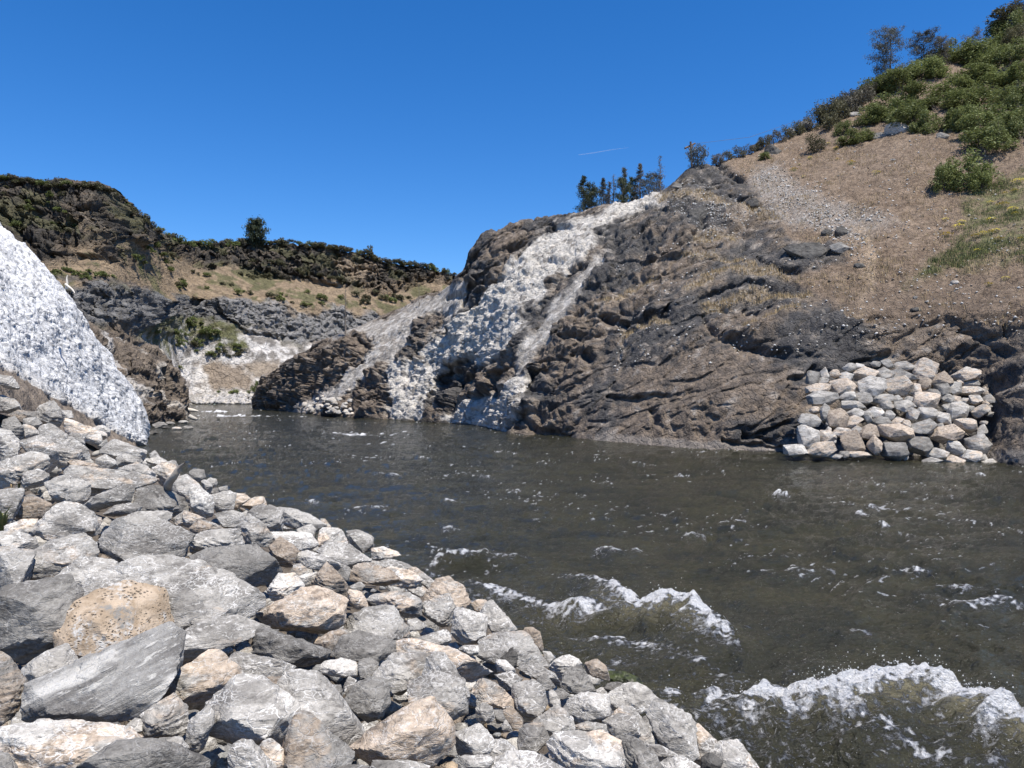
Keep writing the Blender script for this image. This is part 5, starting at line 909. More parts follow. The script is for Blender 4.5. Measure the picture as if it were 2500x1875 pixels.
for i, (x, y, w_, h_, tl, cls) in enumerate(pile):
    cx, cy = 1700 + x / 2.765, 600 + y / 2.765; a0 = math.radians(tl); r = random.Random(i + 500); L = []
    nn_ = r.choice([4, 5, 5, 6, 6]); ph = r.uniform(0, 6.28)
    for k in range(nn_):
        a = ph + 2 * math.pi * (k + r.uniform(-.22, .22)) / nn_; e = 1.12 * r.uniform(.9, 1.08); u, v_ = e * w_ / 2 * math.cos(a), e * h_ / 2 * math.sin(a)
        L.append((cx + (u * math.cos(a0) + v_ * math.sin(a0)) / 2.765, cy + (-u * math.sin(a0) + v_ * math.cos(a0)) / 2.765))
    d = 41.3 + (1470 - (y + h_ * .35)) / 690 * 5.6
    rock_from_outline(L, d + 0.2, cls, thick=1.05, sub=4 if w_ > 150 else 3, rough=0.5, grow=1.2); R_ = ROCKS[-1]; R_['key'] = None; c_ = R_['o'].color; R_['o'].color = (c_[0] + .09, c_[1] * 1.0, c_[2] * .75, 1); PILE.append(R_)
    if i in PK: R_['key'] = PK[i][0]; KEYLAB[PK[i][0]] = PK[i][1]; PL.append(R_)
del ROCKS[-len(pile):]
NEAR = ROCKS; ROCKS = []
# ------------------------------------------------------------------ labels: every stone and shrub is described by its look and its neighbour
SHORT = {'tapering': 'long tapering cream stone', 'domed': 'broad domed boulder', 'overhang': 'overhanging boulder', 'tilted': 'narrow tilted grey slab', 'upright': 'upright whitish block', 'broad': 'broad sunlit tan boulder', 'undercut': 'undercut grey and tan slab',
 'darkblock': 'big dark rough boulder', 'mottled': 'large mottled boulder', 'giant': 'giant light grey boulder', 'pitted': 'pitted ochre boulder', 'longslab': 'long streaked slab', 'creamslab': 'flat cream slab', 'roughdark': 'bottom dark rough boulder', 'stained': 'orange stained boulder', 'ridged': 'ridged angular boulder',
 'whiteveined': 'white veined boulder', 'leaning': 'long leaning slab', 'pinkish': 'pinkish tan boulder', 'shadowed': 'black bellied boulder', 'smallwhite': 'small white block', 'squat': 'squat pocked boulder', 'ochre': 'ochre stained boulder', 'arched': 'arched slab', 'flatwhite': 'flat whitish slab', 'darkbroad': 'broad dark boulder',
 'waterside': 'orange tan waterside boulder', 'slategrey': 'smooth cracked block', 'creamridge': 'long cream ridge of stone', 'orangespot': 'boulder with the orange spot', 'mossy': 'mossy stone', 'rounded': 'smooth round topped boulder', 'blocky': 'block with the undercut face', 'bulging': 'bulging boulder at the water', 'corner': 'last tan boulder',
 'speckled': 'speckled cream boulder', 'bottommid': 'light grey bottom boulder', 'browntri': 'brown triangular boulder', 'peachblock': 'orange tan faceted block',
 'trileft': 'upright triangular boulder', 'toptan': 'topmost big tan block', 'midpale': 'largest rounded pale boulder', 'midgrey': 'large grey and tan boulder', 'orangelong': 'long orange tan stone', 'orangesq': 'square orange tan block', 'darkwater': 'wide dark boulder', 'greyright': 'grey faceted boulder', 'browncube': 'layered brown block', 'greyleft': 'wide mid grey boulder', 'tanmid': 'broad tan boulder'}
ORD = ['', 'second ', 'third ', 'fourth ', 'fifth ', 'sixth ', 'seventh ', 'eighth ', 'ninth ', 'tenth ', 'eleventh ', 'twelfth ']
DIRS = ['right of', 'up and right of', 'above', 'up and left of', 'left of', 'down and left of', 'below', 'down and right of']
def describe(items, lands, look, cat, group, noun_of=None, where=''):
    B = {}
    for it in items:
        if it.get('key'):
            tag(it['o'], KEYLAB[it['key']], cat, group); continue
        L = min(lands, key=lambda l: math.hypot(l['x'] - it['x'], l['y'] - it['y']) / (0.6 + 0.4 * min(l.get('w', 40), 200) / 80))
        a = math.atan2(-(it['y'] - L['y']), it['x'] - L['x']); k = int(round(a / (math.pi / 4))) % 8
        B.setdefault((L['key'], k), []).append((math.hypot(it['x'] - L['x'], it['y'] - L['y']), it))
    for (lk, k), v in B.items():
        v.sort(key=lambda t: t[0])
        for n, (_, it) in enumerate(v):
            o_ = ORD[n] if n < len(ORD) else str(n + 1) + 'th '
            rel = f"{o_ or ('nearest ' if len(v) > 1 else '')}{'one ' if o_ or len(v) > 1 else ''}{DIRS[k]} the {SHORT[lk]}"; lk_ = look(it)
            lab = next((q for q in (f"{lk_}, {rel}{where}", f"{lk_}, {rel}", f"{lk_.split(' ', 1)[1]}, {rel}", f"{lk_.split(' ', 2)[-1]}, {rel}", f"{lk_.split(' ')[-1]} {rel}") if len(q.split()) <= 16), rel)
            tag(it['o'], lab, cat, group)
def look_rock(it):
    asp = it['w'] / max(it['h'], 1); s = 'large' if it['A'] > 6000 else 'medium' if it['A'] > 1800 else 'small'
    sh = 'flat' if asp > 2.1 else 'long' if asp > 1.7 else 'upright' if asp < 0.8 else 'angular'
    return f"{s} {sh} {CLS[it['cls']][3]} stone"
def look_pile(it):
    asp = it['w'] / max(it['h'], 1); s = 'large' if it['A'] > 1500 else 'medium' if it['A'] > 750 else 'small'
    return f"{s} {'flat' if asp > 1.9 else 'upright' if asp < .9 else 'blocky'} {CLS[it['cls']][3]} boulder"
describe(NEAR, LANDS, look_rock, 'rock', 'riprap boulders on the near bank')
describe(PILE, PL, look_pile, 'rock', 'boulders piled at the foot of the cliff across the river', where=' across the river')

# ------------------------------------------------------------------ single stones elsewhere
def single(x, y, w, h, cls, d, label, n=7, rough=1.0, seed=None, group=None, thick=0.9, sub=None, name='boulder'):
    r = random.Random((seed or int(x * 7 + y))); L = []
    for k in range(n):
        a = 2 * math.pi * (k + r.uniform(-.25, .25)) / n; L.append((x + w / 2 * math.cos(a) * r.uniform(.88, 1.1), y + h / 2 * math.sin(a) * r.uniform(.88, 1.1)))
    o = rock_from_outline(L, d, cls, name=name, thick=thick, rough=rough, seed=seed or int(x + y), sub=sub); tag(o, label, 'rock', group); return o
def onhill(x, y): P_, _ = on(RHS, x, y); return P_[1]
for (x, y, w, h, cls, lab) in [
    (1967,614,108,50,'k','dark lens shaped outcrop boulder half buried in the dry slope'), (2056,568,42,34,'k','upper dark boulder beside the lens shaped outcrop'), (2052,606,52,32,'d','lower grey boulder beside the lens shaped outcrop'),
    (2018,570,30,20,'k','small dark boulder above the lens shaped outcrop'), (1887,370,44,34,'k','black angular boulder alone on the dry slope below the ridge bushes'), (1848,361,34,22,'k','dark boulder on the ridge left of the black angular one'),
    (1968,304,36,20,'d','dark boulder under the ridge bushes up the slope'), (1930,320,20,22,'d','narrow dark stone standing on the ridge slope'), (2148,334,52,20,'d','flat dark slab at the foot of the white streaked boulder'),
    (2190,316,66,44,'p','white streaked boulder lying among the green bushes'), (2302,332,34,18,'d','grey boulder below the green bushes near the right'), (2258,326,16,12,'l','small pale stone right of the white streaked boulder'),
    (2098,648,28,12,'k','small flat dark stone beside the sandy track'), (1702,532,58,62,'k','tall black boulder on the rocky shoulder above the tan grass patch'), (2085,280,34,14,'l','pale flat stone between the ridge bushes'),
    (1840,497,34,26,'k','dark block on the pebbly shoulder'), (1655,455,28,14,'d','small dark block on the upper shoulder'), (2235,756,28,12,'k','small dark block over the smooth cliff'), (2180,390,14,6,'d','tiny dark stone on the upper dry slope'),
    (2330,690,22,14,'m','grey tan stone on the green patch'), (2235,726,12,9,'d','round dark stone on the lower slope')]:
    dd = onhill(x, y); single(x, y, w, h, cls, dd - 0.1, lab)
for (x, y, w, h, cls, lab) in [(436,1072,20,9,'k','small black rock sticking out of the river near the left shore'), (372,1056,26,12,'k','black rock at the foot of the white slope in the water'), (390,1038,40,16,'d','grey shore rock beside the foot of the white slope'),
    (432,1046,26,9,'p','pale rock on the shallow shore of the headland'), (458,1044,28,10,'d','flat dark rock at the outer end of the headland shore'), (415,1034,24,10,'d','small dark shore rock below the headland'), (448,1031,26,10,'g','grey shore rock under the headland tip'),
    (533,1020,8,7,'k','tiny black rock in the upstream rapid'), (405,1044,18,8,'k','small wet rock between the shore rocks'), (497,1053,22,4,'k','low black rock barely above the water near the left shore')]:
    d = CAM_H * FPX / (y + h * .4 - HOR); single(x, y, w, h, cls, d, lab, sub=3)
# blocks fallen at the foot of the distant rock spur on the right shore
sp = random.Random(4); SPL = []
for i in range(46):
    t = sp.random(); x = 745 + 118 * t + sp.uniform(-6, 6); yb = 1005 + 8 * (t - .3); y = yb - sp.random() ** 1.3 * (20 + 75 * max(0, t - .1)); 
    if i == 0: x, y = 808, 978
    if x < 760 and y < 975: continue
    w = sp.uniform(9, 19) if i else 30; h = w * sp.uniform(.55, .85); P_, _ = on(RHS, x, y); cls = sp.choice('plptlm') if i else 't'
    ROCKS.clear(); o = rock_from_outline([(x + w / 2 * math.cos(a) * sp.uniform(.85, 1.15), y + h / 2 * math.sin(a) * sp.uniform(.85, 1.15)) for a in np.linspace(0, 6.283, 7)[:-1]], P_[1] - 0.1, cls, seed=i + 900, sub=2, thick=1.1)
    R_ = ROCKS[-1]; R_['key'] = 'spurblock' if i == 0 else None; SPL.append(R_)
KEYLAB['spurblock'] = 'largest flat topped tan block in the rockfall beside the distant spur'; SHORT['spurblock'] = 'largest rockfall block'
describe(SPL, [r for r in SPL if r['key']], look_pile, 'rock', 'fallen blocks at the foot of the distant rock spur', where=' by the distant spur')

# ------------------------------------------------------------------ loose stones that nobody could count
def stones(name, pts, sizes, cols, mat, sub=1):
    b = [ico(0)[0] * (1 + 0.28 * np.random.RandomState(q).normal(size=(12, 1))).clip(.6, 1.3) * np.array([1, .8, .6]) for q in range(6)]; Fi = ico(0)[1]
    V = []; F = []; Cc = []; n = 0
    for i, (p, s) in enumerate(zip(pts, sizes)):
        a = rf.uniform(0, 6.28); c_, s_ = math.cos(a), math.sin(a); v = b[i % 6] * s; v = np.stack([v[:, 0] * c_ - v[:, 1] * s_, v[:, 0] * s_ + v[:, 1] * c_, v[:, 2] + v[:, 0] * rf.uniform(-.3, .3)], 1) + p
        V.append(v); F.append(Fi + n); n += len(v); Cc.append(np.repeat(np.array(cols[i])[None], len(v), 0))
    o = link(name, mesh_np(name, np.concatenate(V), np.concatenate(F), False, np.concatenate(Cc)), mat); o['kind'] = 'stuff'; return o
LOOSE = terrain_mat('loose_stone', 9.0, 0.02)
pts, sz, cl_ = [], [], []
GREYS = [(0.30, .30, .29), (0.22, .22, .22), (0.38, .35, .30), (0.42, .33, .23), (0.16, .155, .15), (0.27, .22, .17)]
for i in range(1700):
    x = rf.uniform(-60, 1900); y = 905 + 1000 * rf.random() ** 0.8
    if y < np.interp(x, exs, eys) + 5: continue
    d = bank_hit(x, y, -0.3); q = ray(x, y) * d; s = rf.uniform(.02, .09) * (1 + d / 25); pts.append((q[0], q[1], float(bank_z(q[0], q[1])) - 0.3)); sz.append(s); cl_.append(rf.choice(GREYS))
stones('rubble', pts, sz, cl_, LOOSE)
# gravel bar at the far bend
pts, sz, cl_ = [], [], []
for i in range(900):
    x = rf.uniform(452, 640); y = 961 + 24 * rf.random(); d = 198 + (985 - y) / 24 * 9; p = pt(x, y, d); pts.append(p); sz.append(rf.uniform(.25, .75)); cl_.append(rf.choice([(.42, .40, .38), (.34, .33, .32), (.5, .46, .4), (.26, .25, .24)]))
stones('gravel_bar', pts, sz, cl_, LOOSE)
# pale chips strewn over the dry slope
pts, sz, cl_ = [], [], []
cand_ = np.where((RHS.v.ravel() > 3.6) & (RHS.v.ravel() < 6.9) & (RHS.X.ravel() > 1500) & (RHS.X.ravel() < 2600))[0]
XX, YY = RHS.X.ravel(), RHS.Y.ravel()
insc = sstep(30, -20, poly_sd(XX[cand_] , YY[cand_], scree_poly)); wgt = 0.16 + insc * 1.6 + 0.35 * np.exp(-((XX[cand_] - 2150) / 120) ** 2 - ((YY[cand_] - 620) / 120) ** 2)
wgt *= np.clip(0.6 + 1.2 * fbm(RHS.P.reshape(-1, 3)[cand_] * .3, 3, seed=7), 0.05, 3)
for i in rs.choice(cand_, 6500, p=wgt / wgt.sum()):
    p = RHS.P.reshape(-1, 3)[i] + np.array([rf.uniform(-.15, .15), rf.uniform(-.15, .15), 0.01]); pts.append(p); sz.append(0.03 + 0.11 * rf.random() ** 2.5); cl_.append(rf.choice([(.55, .54, .50), (.45, .42, .37), (.62, .6, .56), (.30, .25, .2)]))
stones('stone_chips', pts, sz, cl_, LOOSE)
# small blocks broken out of the white slope and the white chute
pts, sz, cl_ = [], [], []
cw_ = np.where((WSS.v.ravel() > 2.0) & (WSS.v.ravel() < 5.1) & (WSS.X.ravel() > -60))[0]
for i in rs.choice(cw_, 420): pts.append(WSS.P.reshape(-1, 3)[i] - 0.02); sz.append(0.04 + .10 * rf.random() ** 2); cl_.append(rf.choice([(.60, .585, .56), (.52, .51, .49), (.40, .39, .37)]))
cw_ = np.where(white_keep.ravel() > .6)[0]
for i in rs.choice(cw_, 260): pts.append(RHS.P.reshape(-1, 3)[i]); sz.append(0.06 + .16 * rf.random() ** 2); cl_.append(rf.choice([(.68, .67, .65), (.6, .59, .57), (.5, .49, .47)]))
stones('white_rubble', pts, sz, cl_, LOOSE)

# ------------------------------------------------------------------ grass
def tufts(name, P_, hgt, mat, blades=7, spread=.12, col=None):
    V = []; F = []
    for p, h_ in zip(P_, hgt):
        for b in range(blades):
            a = rf.uniform(0, 6.28); dx, dy = math.cos(a), math.sin(a); w = h_ * .07; bx, by = p[0] + rf.uniform(-spread, spread), p[1] + rf.uniform(-spread, spread); l = h_ * rf.uniform(.6, 1.1); t = rf.uniform(.1, .6) * l
            n = len(V); V += [(bx - dy * w, by + dx * w, p[2] - .05), (bx + dy * w, by - dx * w, p[2] - .05), (bx + dx * t, by + dy * t, p[2] + l)]; F.append((n, n + 1, n + 2))
    o = link(name, mesh_np(name, V, np.array(F)), mat); o['kind'] = 'stuff'; return o
DRY = simple_mat('dry_grass', (0.30, 0.22, 0.12), (0.42, 0.32, 0.18), 2.0); GRN = simple_mat('green_grass', (0.11, 0.13, 0.045), (0.19, 0.20, 0.08), 2.0)
RP = RHS.P.reshape(-1, 3); RN = RHS.N.reshape(-1, 3)
gmask = np.clip(fbm(RP[cand_] * .25 + 30, 4, .6, seed=9) + 0.35, 0, 2); sel = rs.choice(cand_, 6500, p=gmask / gmask.sum())
sel = sel[soil_keep.ravel()[sel] > .5]
tufts('dry_grass', RP[sel], rs.uniform(.12, .38, len(sel)), DRY, 5, .2)
gp = np.where(bench_keep.ravel() > .45)[0]; sel = rs.choice(gp, 2200); tufts('dry_grass', RP[sel], rs.uniform(.15, .4, len(sel)), DRY, 5, .2)
gz = np.where((green_keep.ravel() > .4))[0]; wz = np.clip(0.3 + fbm(RP[gz] * .4, 4, .6, seed=13), 0.02, 2); sel = rs.choice(gz, 4200, p=wz / wz.sum()); tufts('green_grass', RP[sel], rs.uniform(.10, .32, len(sel)), GRN, 5, .3)

# ------------------------------------------------------------------ shrubs
def leaf_blob(rnd_, n, R, flat=.8, leaf=.06, clumps=12, up=0.15, inner=.55):
    """leaf faces gathered in clumps through a crown volume"""
    V = []; F = []; cs = []
    for c in range(clumps):
        a = rnd_.uniform(0, 6.28); z = rnd_.uniform(-.25, 1); r = math.sqrt(max(0, 1 - z * z * .8)) * rnd_.uniform(.35, .95); cs.append((R * r * math.cos(a), R * r * math.sin(a), R * flat * (z * .8 + .25), R * rnd_.uniform(.2, .42)))
    for i in range(n):
        c = cs[i % clumps]; g = [rnd_.gauss(0, 1) for _ in range(3)]; l = math.sqrt(sum(q * q for q in g)) or 1; k = c[3] * rnd_.uniform(inner, 1.15)
        x, y, z = c[0] + g[0] / l * k, c[1] + g[1] / l * k, c[2] + g[2] / l * k * .8
        a, b = rnd_.uniform(0, 6.28), rnd_.uniform(-.7, 1.2); s = leaf * rnd_.uniform(.6, 1.4)
        u = Vector((math.cos(a), math.sin(a), rnd_.uniform(-.4, .8))).normalized() * s * 1.6; w = u.cross(Vector((rnd_.uniform(-1, 1), rnd_.uniform(-1, 1), 1))).normalized() * s * .6
        p = Vector((x, y, max(z, -.05 * R))); n0 = len(V); V += [p - u - w * .4, p + w, p + u, p - w]; F.append((n0, n0 + 1, n0 + 2, n0 + 3))
    return V, F, cs
def stems(rnd_, cs, R, rad=.03):
    V = []; F = []
    for c in cs:
        tip = Vector(c[:3]) * 1.05; base = Vector((rnd_.uniform(-.1, .1) * R, rnd_.uniform(-.1, .1) * R, -.1 * R)); mid = base.lerp(tip, .5) + Vector((0, 0, .12 * R))
        pr = [base, mid, tip, tip + (tip - mid) * .35]; rr = [rad * R, rad * .7 * R, rad * .35 * R, rad * .1 * R]; ring = []
        for p, q in zip(pr, rr):
            n0 = len(V); V += [p + Vector((q, 0, 0)), p + Vector((-q * .5, q * .87, 0)), p + Vector((-q * .5, -q * .87, 0))]; ring.append(n0)
        for a, b in zip(ring[:-1], ring[1:]): F += [(a, a + 1, b + 1, b), (a + 1, a + 2, b + 2, b + 1), (a + 2, a, b, b + 2)]
    return V, F
def leafmat(name, c1, c2, sc=1.5):
    t = NT(name); p = t.pos(); oi = t.n('ShaderNodeObjectInfo'); n = t.noise(p, sc, 4, .6); r = t.math('ADD', .78, t.math('MULTIPLY', oi.outputs['Random'], .45))
    c = t.mix(t.mrange(n, .35, .65), RGB(*c1), RGB(*c2)); k = t.n('ShaderNodeVectorMath', operation='SCALE'); t.put(k.inputs[0], c); t.put(k.inputs['Scale'], r); t.base(k.outputs[0])
    t.b.inputs['Roughness'].default_value = .6
    tr = t.n('ShaderNodeBsdfTranslucent'); t.put(tr.inputs[0], k.outputs[0]); mx = t.n('ShaderNodeMixShader'); mx.inputs[0].default_value = .3
    out = t.t.nodes['Material Output']; t.t.links.new(t.b.outputs[0], mx.inputs[1]); t.t.links.new(tr.outputs[0], mx.inputs[2]); t.t.links.new(mx.outputs[0], out.inputs[0]); return t.m
LEAF_G = leafmat('green_bush_leaves', (0.105, 0.130, 0.042), (0.21, 0.24, 0.09)); LEAF_O = leafmat('olive_bush_leaves', (0.075, 0.075, 0.040), (0.145, 0.138, 0.080)); LEAF_GR = leafmat('grey_sage_leaves', (0.09, 0.085, 0.065), (0.17, 0.155, 0.12))
BARK = simple_mat('grey_bark', (0.10, .085, .07), (0.2, .175, .15), 6)
def bush_mesh(seed, kind):
    r = random.Random(seed); n, lf = {'g': (3600, .040), 'o': (1500, .045), 's': (520, .085)}[kind]; V, F, cs = leaf_blob(r, n, 1.0, .85 if kind != 's' else .7, lf, 22 if kind == 'g' else 14 if kind == 'o' else 8)
    me = mesh_np('foliage', [tuple(v) for v in V], np.array(F)); SV, SF = stems(r, cs, 1.0, .022); sm = mesh_np('stem', [tuple(v) for v in SV], np.array(SF)); return me, sm
BM = {k: [bush_mesh(i * 7 + ord(k), k) for i in range(5 if k == 'g' else 4)] for k in 'gos'}
BL = {}
def bush(p, w, h, kind, leafm, name='bush', parts=True):
    """w, h: full width and height in metres; copies share their mesh data"""
    i = rf.randrange(len(BM[kind])); key = (kind, i, leafm.name)
    if key not in BL:
        a, b = BM[kind][i]; a = a.copy(); a.materials.append(leafm); b = b.copy(); b.materials.append(BARK); BL[key] = (a, b)
    a, b = BL[key]; rz = rf.uniform(0, 6.28)
    if parts:
        r = bpy.data.objects.new(name, None); C.objects.link(r); r.location = p; r.rotation_euler = (0, 0, rz); r.scale = (w / 2.1, w / 2.1, h / 1.35)
        f = link('foliage', a, None, r); s = link('stem', b, None, r)
    else:
        r = link(name, a); r.location = p; r.rotation_euler = (0, 0, rz); r.scale = (w / 2.1, w / 2.1, h / 1.35)
    return r
BUSH = []
gb = [(2060,90,200,130),(1830,330,140,120),(1900,440,150,120),(1280,500,170,110),(1430,480,190,130),(1560,400,170,130),(1680,320,130,110),(1630,410,130,110),(1860,320,200,150),(1960,270,150,110),(2090,300,160,130),(2000,330,150,110),(1740,510,200,110),(1850,440,220,110),(1980,470,190,110),(2110,430,170,120),
      (1500,560,200,120),(1640,590,190,110),(1770,580,190,110),(1900,560,190,110),(2040,570,190,120),(2120,620,150,150),(1330,620,190,120),(1260,670,150,100),(1430,640,180,130),(1500,690,230,150),(1580,720,150,130),(1740,700,150,120),(1820,690,170,140),(1900,740,210,160),(1980,690,190,150),(1920,830,230,170),(2000,780,150,150),(2130,760,140,150),(2100,690,160,120),
      (1100,745,100,90),(1160,790,150,80),(1210,780,120,70),(640,900,70,50),(1800,1000,240,200),(1690,1040,150,160),(1880,1040,170,160),(1360,470,140,100),(1740,260,150,110),(1990,180,150,110),(2110,140,130,150),(1460,420,120,100),(2190,520,150,130),(2210,380,150,130),(2230,690,160,150)]
for i, (x, y, w, h) in enumerate(gb):
    X0, Y0 = 1600 + x / 2.37, y / 2.37; yb = Y0 + h / 2.37 * .35; p, n = on(RHS, X0, yb); d = p[1]
    r = bush((p[0], p[1] + .3, p[2] - .2), w / 2.37 / FPX * d * 1.25, h / 2.37 / FPX * d * 1.35, 'g', LEAF_G if y > 100 else LEAF_O); BUSH.append(dict(o=r, x=X0, y=Y0, w=w / 2.37, h=h / 2.37, key=None, s='green'))
ob = [(360,900,90,70),(420,880,80,70),(480,850,90,70),(540,840,70,70),(590,830,60,60),(640,790,100,80),(700,770,100,80),(760,740,90,80),(800,700,100,80),(860,690,100,90),(880,650,100,90),(930,640,130,130),(960,600,110,110),(1000,580,130,130),(1050,560,120,120),(1100,530,120,110),(1010,640,150,150),(1060,650,130,130),(1120,600,130,150),(1150,540,110,110),(1180,500,110,120),(1190,570,140,130),(1010,700,130,110),(920,830,120,110),(1220,460,100,100),(1250,450,90,80),(1980,170,100,90),(1900,230,110,80),(1830,230,90,60),(2030,110,110,90),(2110,60,110,120),(2120,180,150,120),(2050,250,100,70),(1310,460,110,90),(2110,1060,1,1)]
for i, (x, y, w, h) in enumerate(ob[:-1]):
    X0, Y0 = 1600 + x / 2.37, y / 2.37; yb = Y0 + h / 2.37 * .4; p, n = on(RHS, X0, yb); d = p[1]
    r = bush((p[0], p[1] + .2, p[2] - .15), w / 2.37 / FPX * d * 1.2, h / 2.37 / FPX * d * 1.25, 'o', LEAF_O if i % 3 else LEAF_GR); BUSH.append(dict(o=r, x=X0, y=Y0, w=w / 2.37, h=h / 2.37, key=None, s='dark olive'))
for k, b_, lab, sh in [(39, None, 'big round bush with bare twigs standing alone on the dry slope', 'lone round bush'), (28, None, 'dense green bush just right of the white streaked boulder', 'dense bush'), (3, None, 'green bush below the tall grey pine on the hill', 'bush below the tall pine'), (31, None, 'largest bright green bush low on the right of the hill', 'largest bright green bush'), (35, None, 'small green bush left of the white streaked boulder', 'small bush left of the white streaked boulder'), (12, None, 'green bush high on the hill in the middle of the thicket', 'bush mid thicket'), (55, None, 'dark olive bush low on the ridge line', 'low ridge bush')]:
    BUSH[k]['key'] = 'bush%d' % k; KEYLAB['bush%d' % k] = lab; SHORT['bush%d' % k] = sh
describe(BUSH, [b for b in BUSH if b['key']], lambda it: f"{it['s']} {'wide' if it['w'] > it['h'] * 1.35 else 'rounded'} bush", 'bush', 'bushes on the right hillside', where=' on the right hill')

# far shrubs on the left canyon wall
FS = []; sf = random.Random(21)
sky1 = Z1([(0,150),(100,165),(200,178),(290,188),(400,190),(500,220),(560,265),(650,350),(700,378),(760,412),(830,445),(920,455),(1000,452),(1060,450),(1200,445),(1300,445),(1400,455),(1500,460),(1600,480),(1650,500),(1700,530),(1760,538),(1850,532),(1920,548),(2000,580),(2050,598)])
def fshrub(x, y, w, h, s, kind='s'):
    p, n = on(FHS, x, y); d = p[1]; m = {'g': LEAF_G, 'o': LEAF_O, 'x': LEAF_GR}[s]
    r = bush((p[0], p[1], p[2] - .2), w / FPX * d * 1.15, h / FPX * d * 1.2, 's', m, name='shrub', parts=False); FS.append(dict(o=r, x=x, y=y, w=w, h=h, key=None, s={'g': 'green', 'o': 'dark olive', 'x': 'grey'}[s]))
sx, sy = zip(*sky1)
for i in range(96):
    x = 4 + 1110 * (i + sf.uniform(-.4, .4)) / 96; y = float(np.interp(x, sx, sy)) + sf.uniform(-1, 8)
    fshrub(x, y, sf.uniform(18, 38), sf.uniform(11, 24), sf.choice('oooxg'))
zones = [([(560,440),(640,430),(900,560),(1050,640),(1150,700),(900,680),(760,660),(640,600)], 26, 'go'), ([(230,560),(560,590),(540,620),(260,600)], 14, 'g'), ([(900,470),(1500,560),(1600,640),(1100,600)], 26, 'oox'), ([(0,190),(300,220),(330,420),(100,420),(0,300)], 26, 'oog'),
         ([(1000,640),(1640,680),(1700,740),(1300,730)], 20, 'go'), ([(1640,640),(1900,700),(1850,740),(1700,720)], 8, 'og'), ([(660,870),(860,790),(1060,850),(1100,920),(760,930)], 26, 'g'), ([(850,900),(1120,930),(1100,960),(900,960)], 12, 'og'), ([(1500,900),(1640,900),(1400,960)], 4, 'o')]
for poly, n, ss in zones:
    xs_, ys_ = [p[0] for p in poly], [p[1] for p in poly]; k = 0
    while k < n:
        x, y = sf.uniform(min(xs_), max(xs_)), sf.uniform(min(ys_), max(ys_))
        if poly_sd(np.array([x]), np.array([y]), poly)[0] > 0: continue
        X0, Y0 = Z1([(x, y)])[0]; w = sf.uniform(11, 30); fshrub(X0, Y0, w, w * sf.uniform(.5, .75), sf.choice(ss)); k += 1
for x, y, w, h, s in [(905,627,24,40,'o'),(440,895,14,10,'g')]: fshrub(x, y, w, h, s)
for i, (x, y, w, h) in enumerate([(452,957,16,11),(466,957,15,13),(480,958,16,15),(494,957,15,14),(507,957,17,16),(522,958,15,14),(536,958,15,12),(572,957,24,15),(617,952,14,22),(626,940,12,26),(606,958,12,12),(630,962,14,14)]):
    p = pt(x, y + h * .4, 207); r = bush(tuple(p), w / FPX * 207 * 1.2, h / FPX * 207 * 1.3, 's', LEAF_G, name='shrub', parts=False); FS.append(dict(o=r, x=x, y=y, w=w, h=h, key=None, s='willow green'))
def fland(k, lab, sh): FS[k]['key'] = 'fs%d' % k; KEYLAB['fs%d' % k] = lab; SHORT['fs%d' % k] = sh
for k, lab, sh in [(6, 'shrub on the skyline above the left end of the basalt nose', 'skyline shrub over the basalt nose'), (24, 'shrub on the skyline where the ridge drops behind the basalt nose', 'skyline shrub behind the basalt nose'), (56, 'skyline shrub a little right of the lone ridge tree', 'skyline shrub near the lone tree'), (72, 'skyline shrub above the long brown cliff', 'skyline shrub over the brown cliff'), (90, 'skyline shrub at the far right end of the distant ridge', 'skyline shrub at the ridge end'),
                   (100, 'shrub in the grassy gully between the cliffs', 'shrub in the grassy gully'), (128, 'green shrub on the tan bench above the dark lower cliff', 'shrub on the tan bench'), (146, 'shrub on the brown cliff face', 'cliff face shrub'), (170, 'shrub on the slope at the left edge', 'shrub on the left edge slope'), (196, 'shrub on the tan slope below the brown cliff', 'shrub below the brown cliff'), (222, 'green shrub on the mound below the dark cliff', 'shrub on the green mound'), (len(FS) - 14, 'tall dark shrub near the white snag under the brown cliff', 'tall dark shrub')]:
    if k < len(FS): fland(k, lab, sh)
describe(FS, [b for b in FS if b['key']], lambda it: f"{it['s']} shrub", 'shrub', 'shrubs on the far canyon wall', where='')

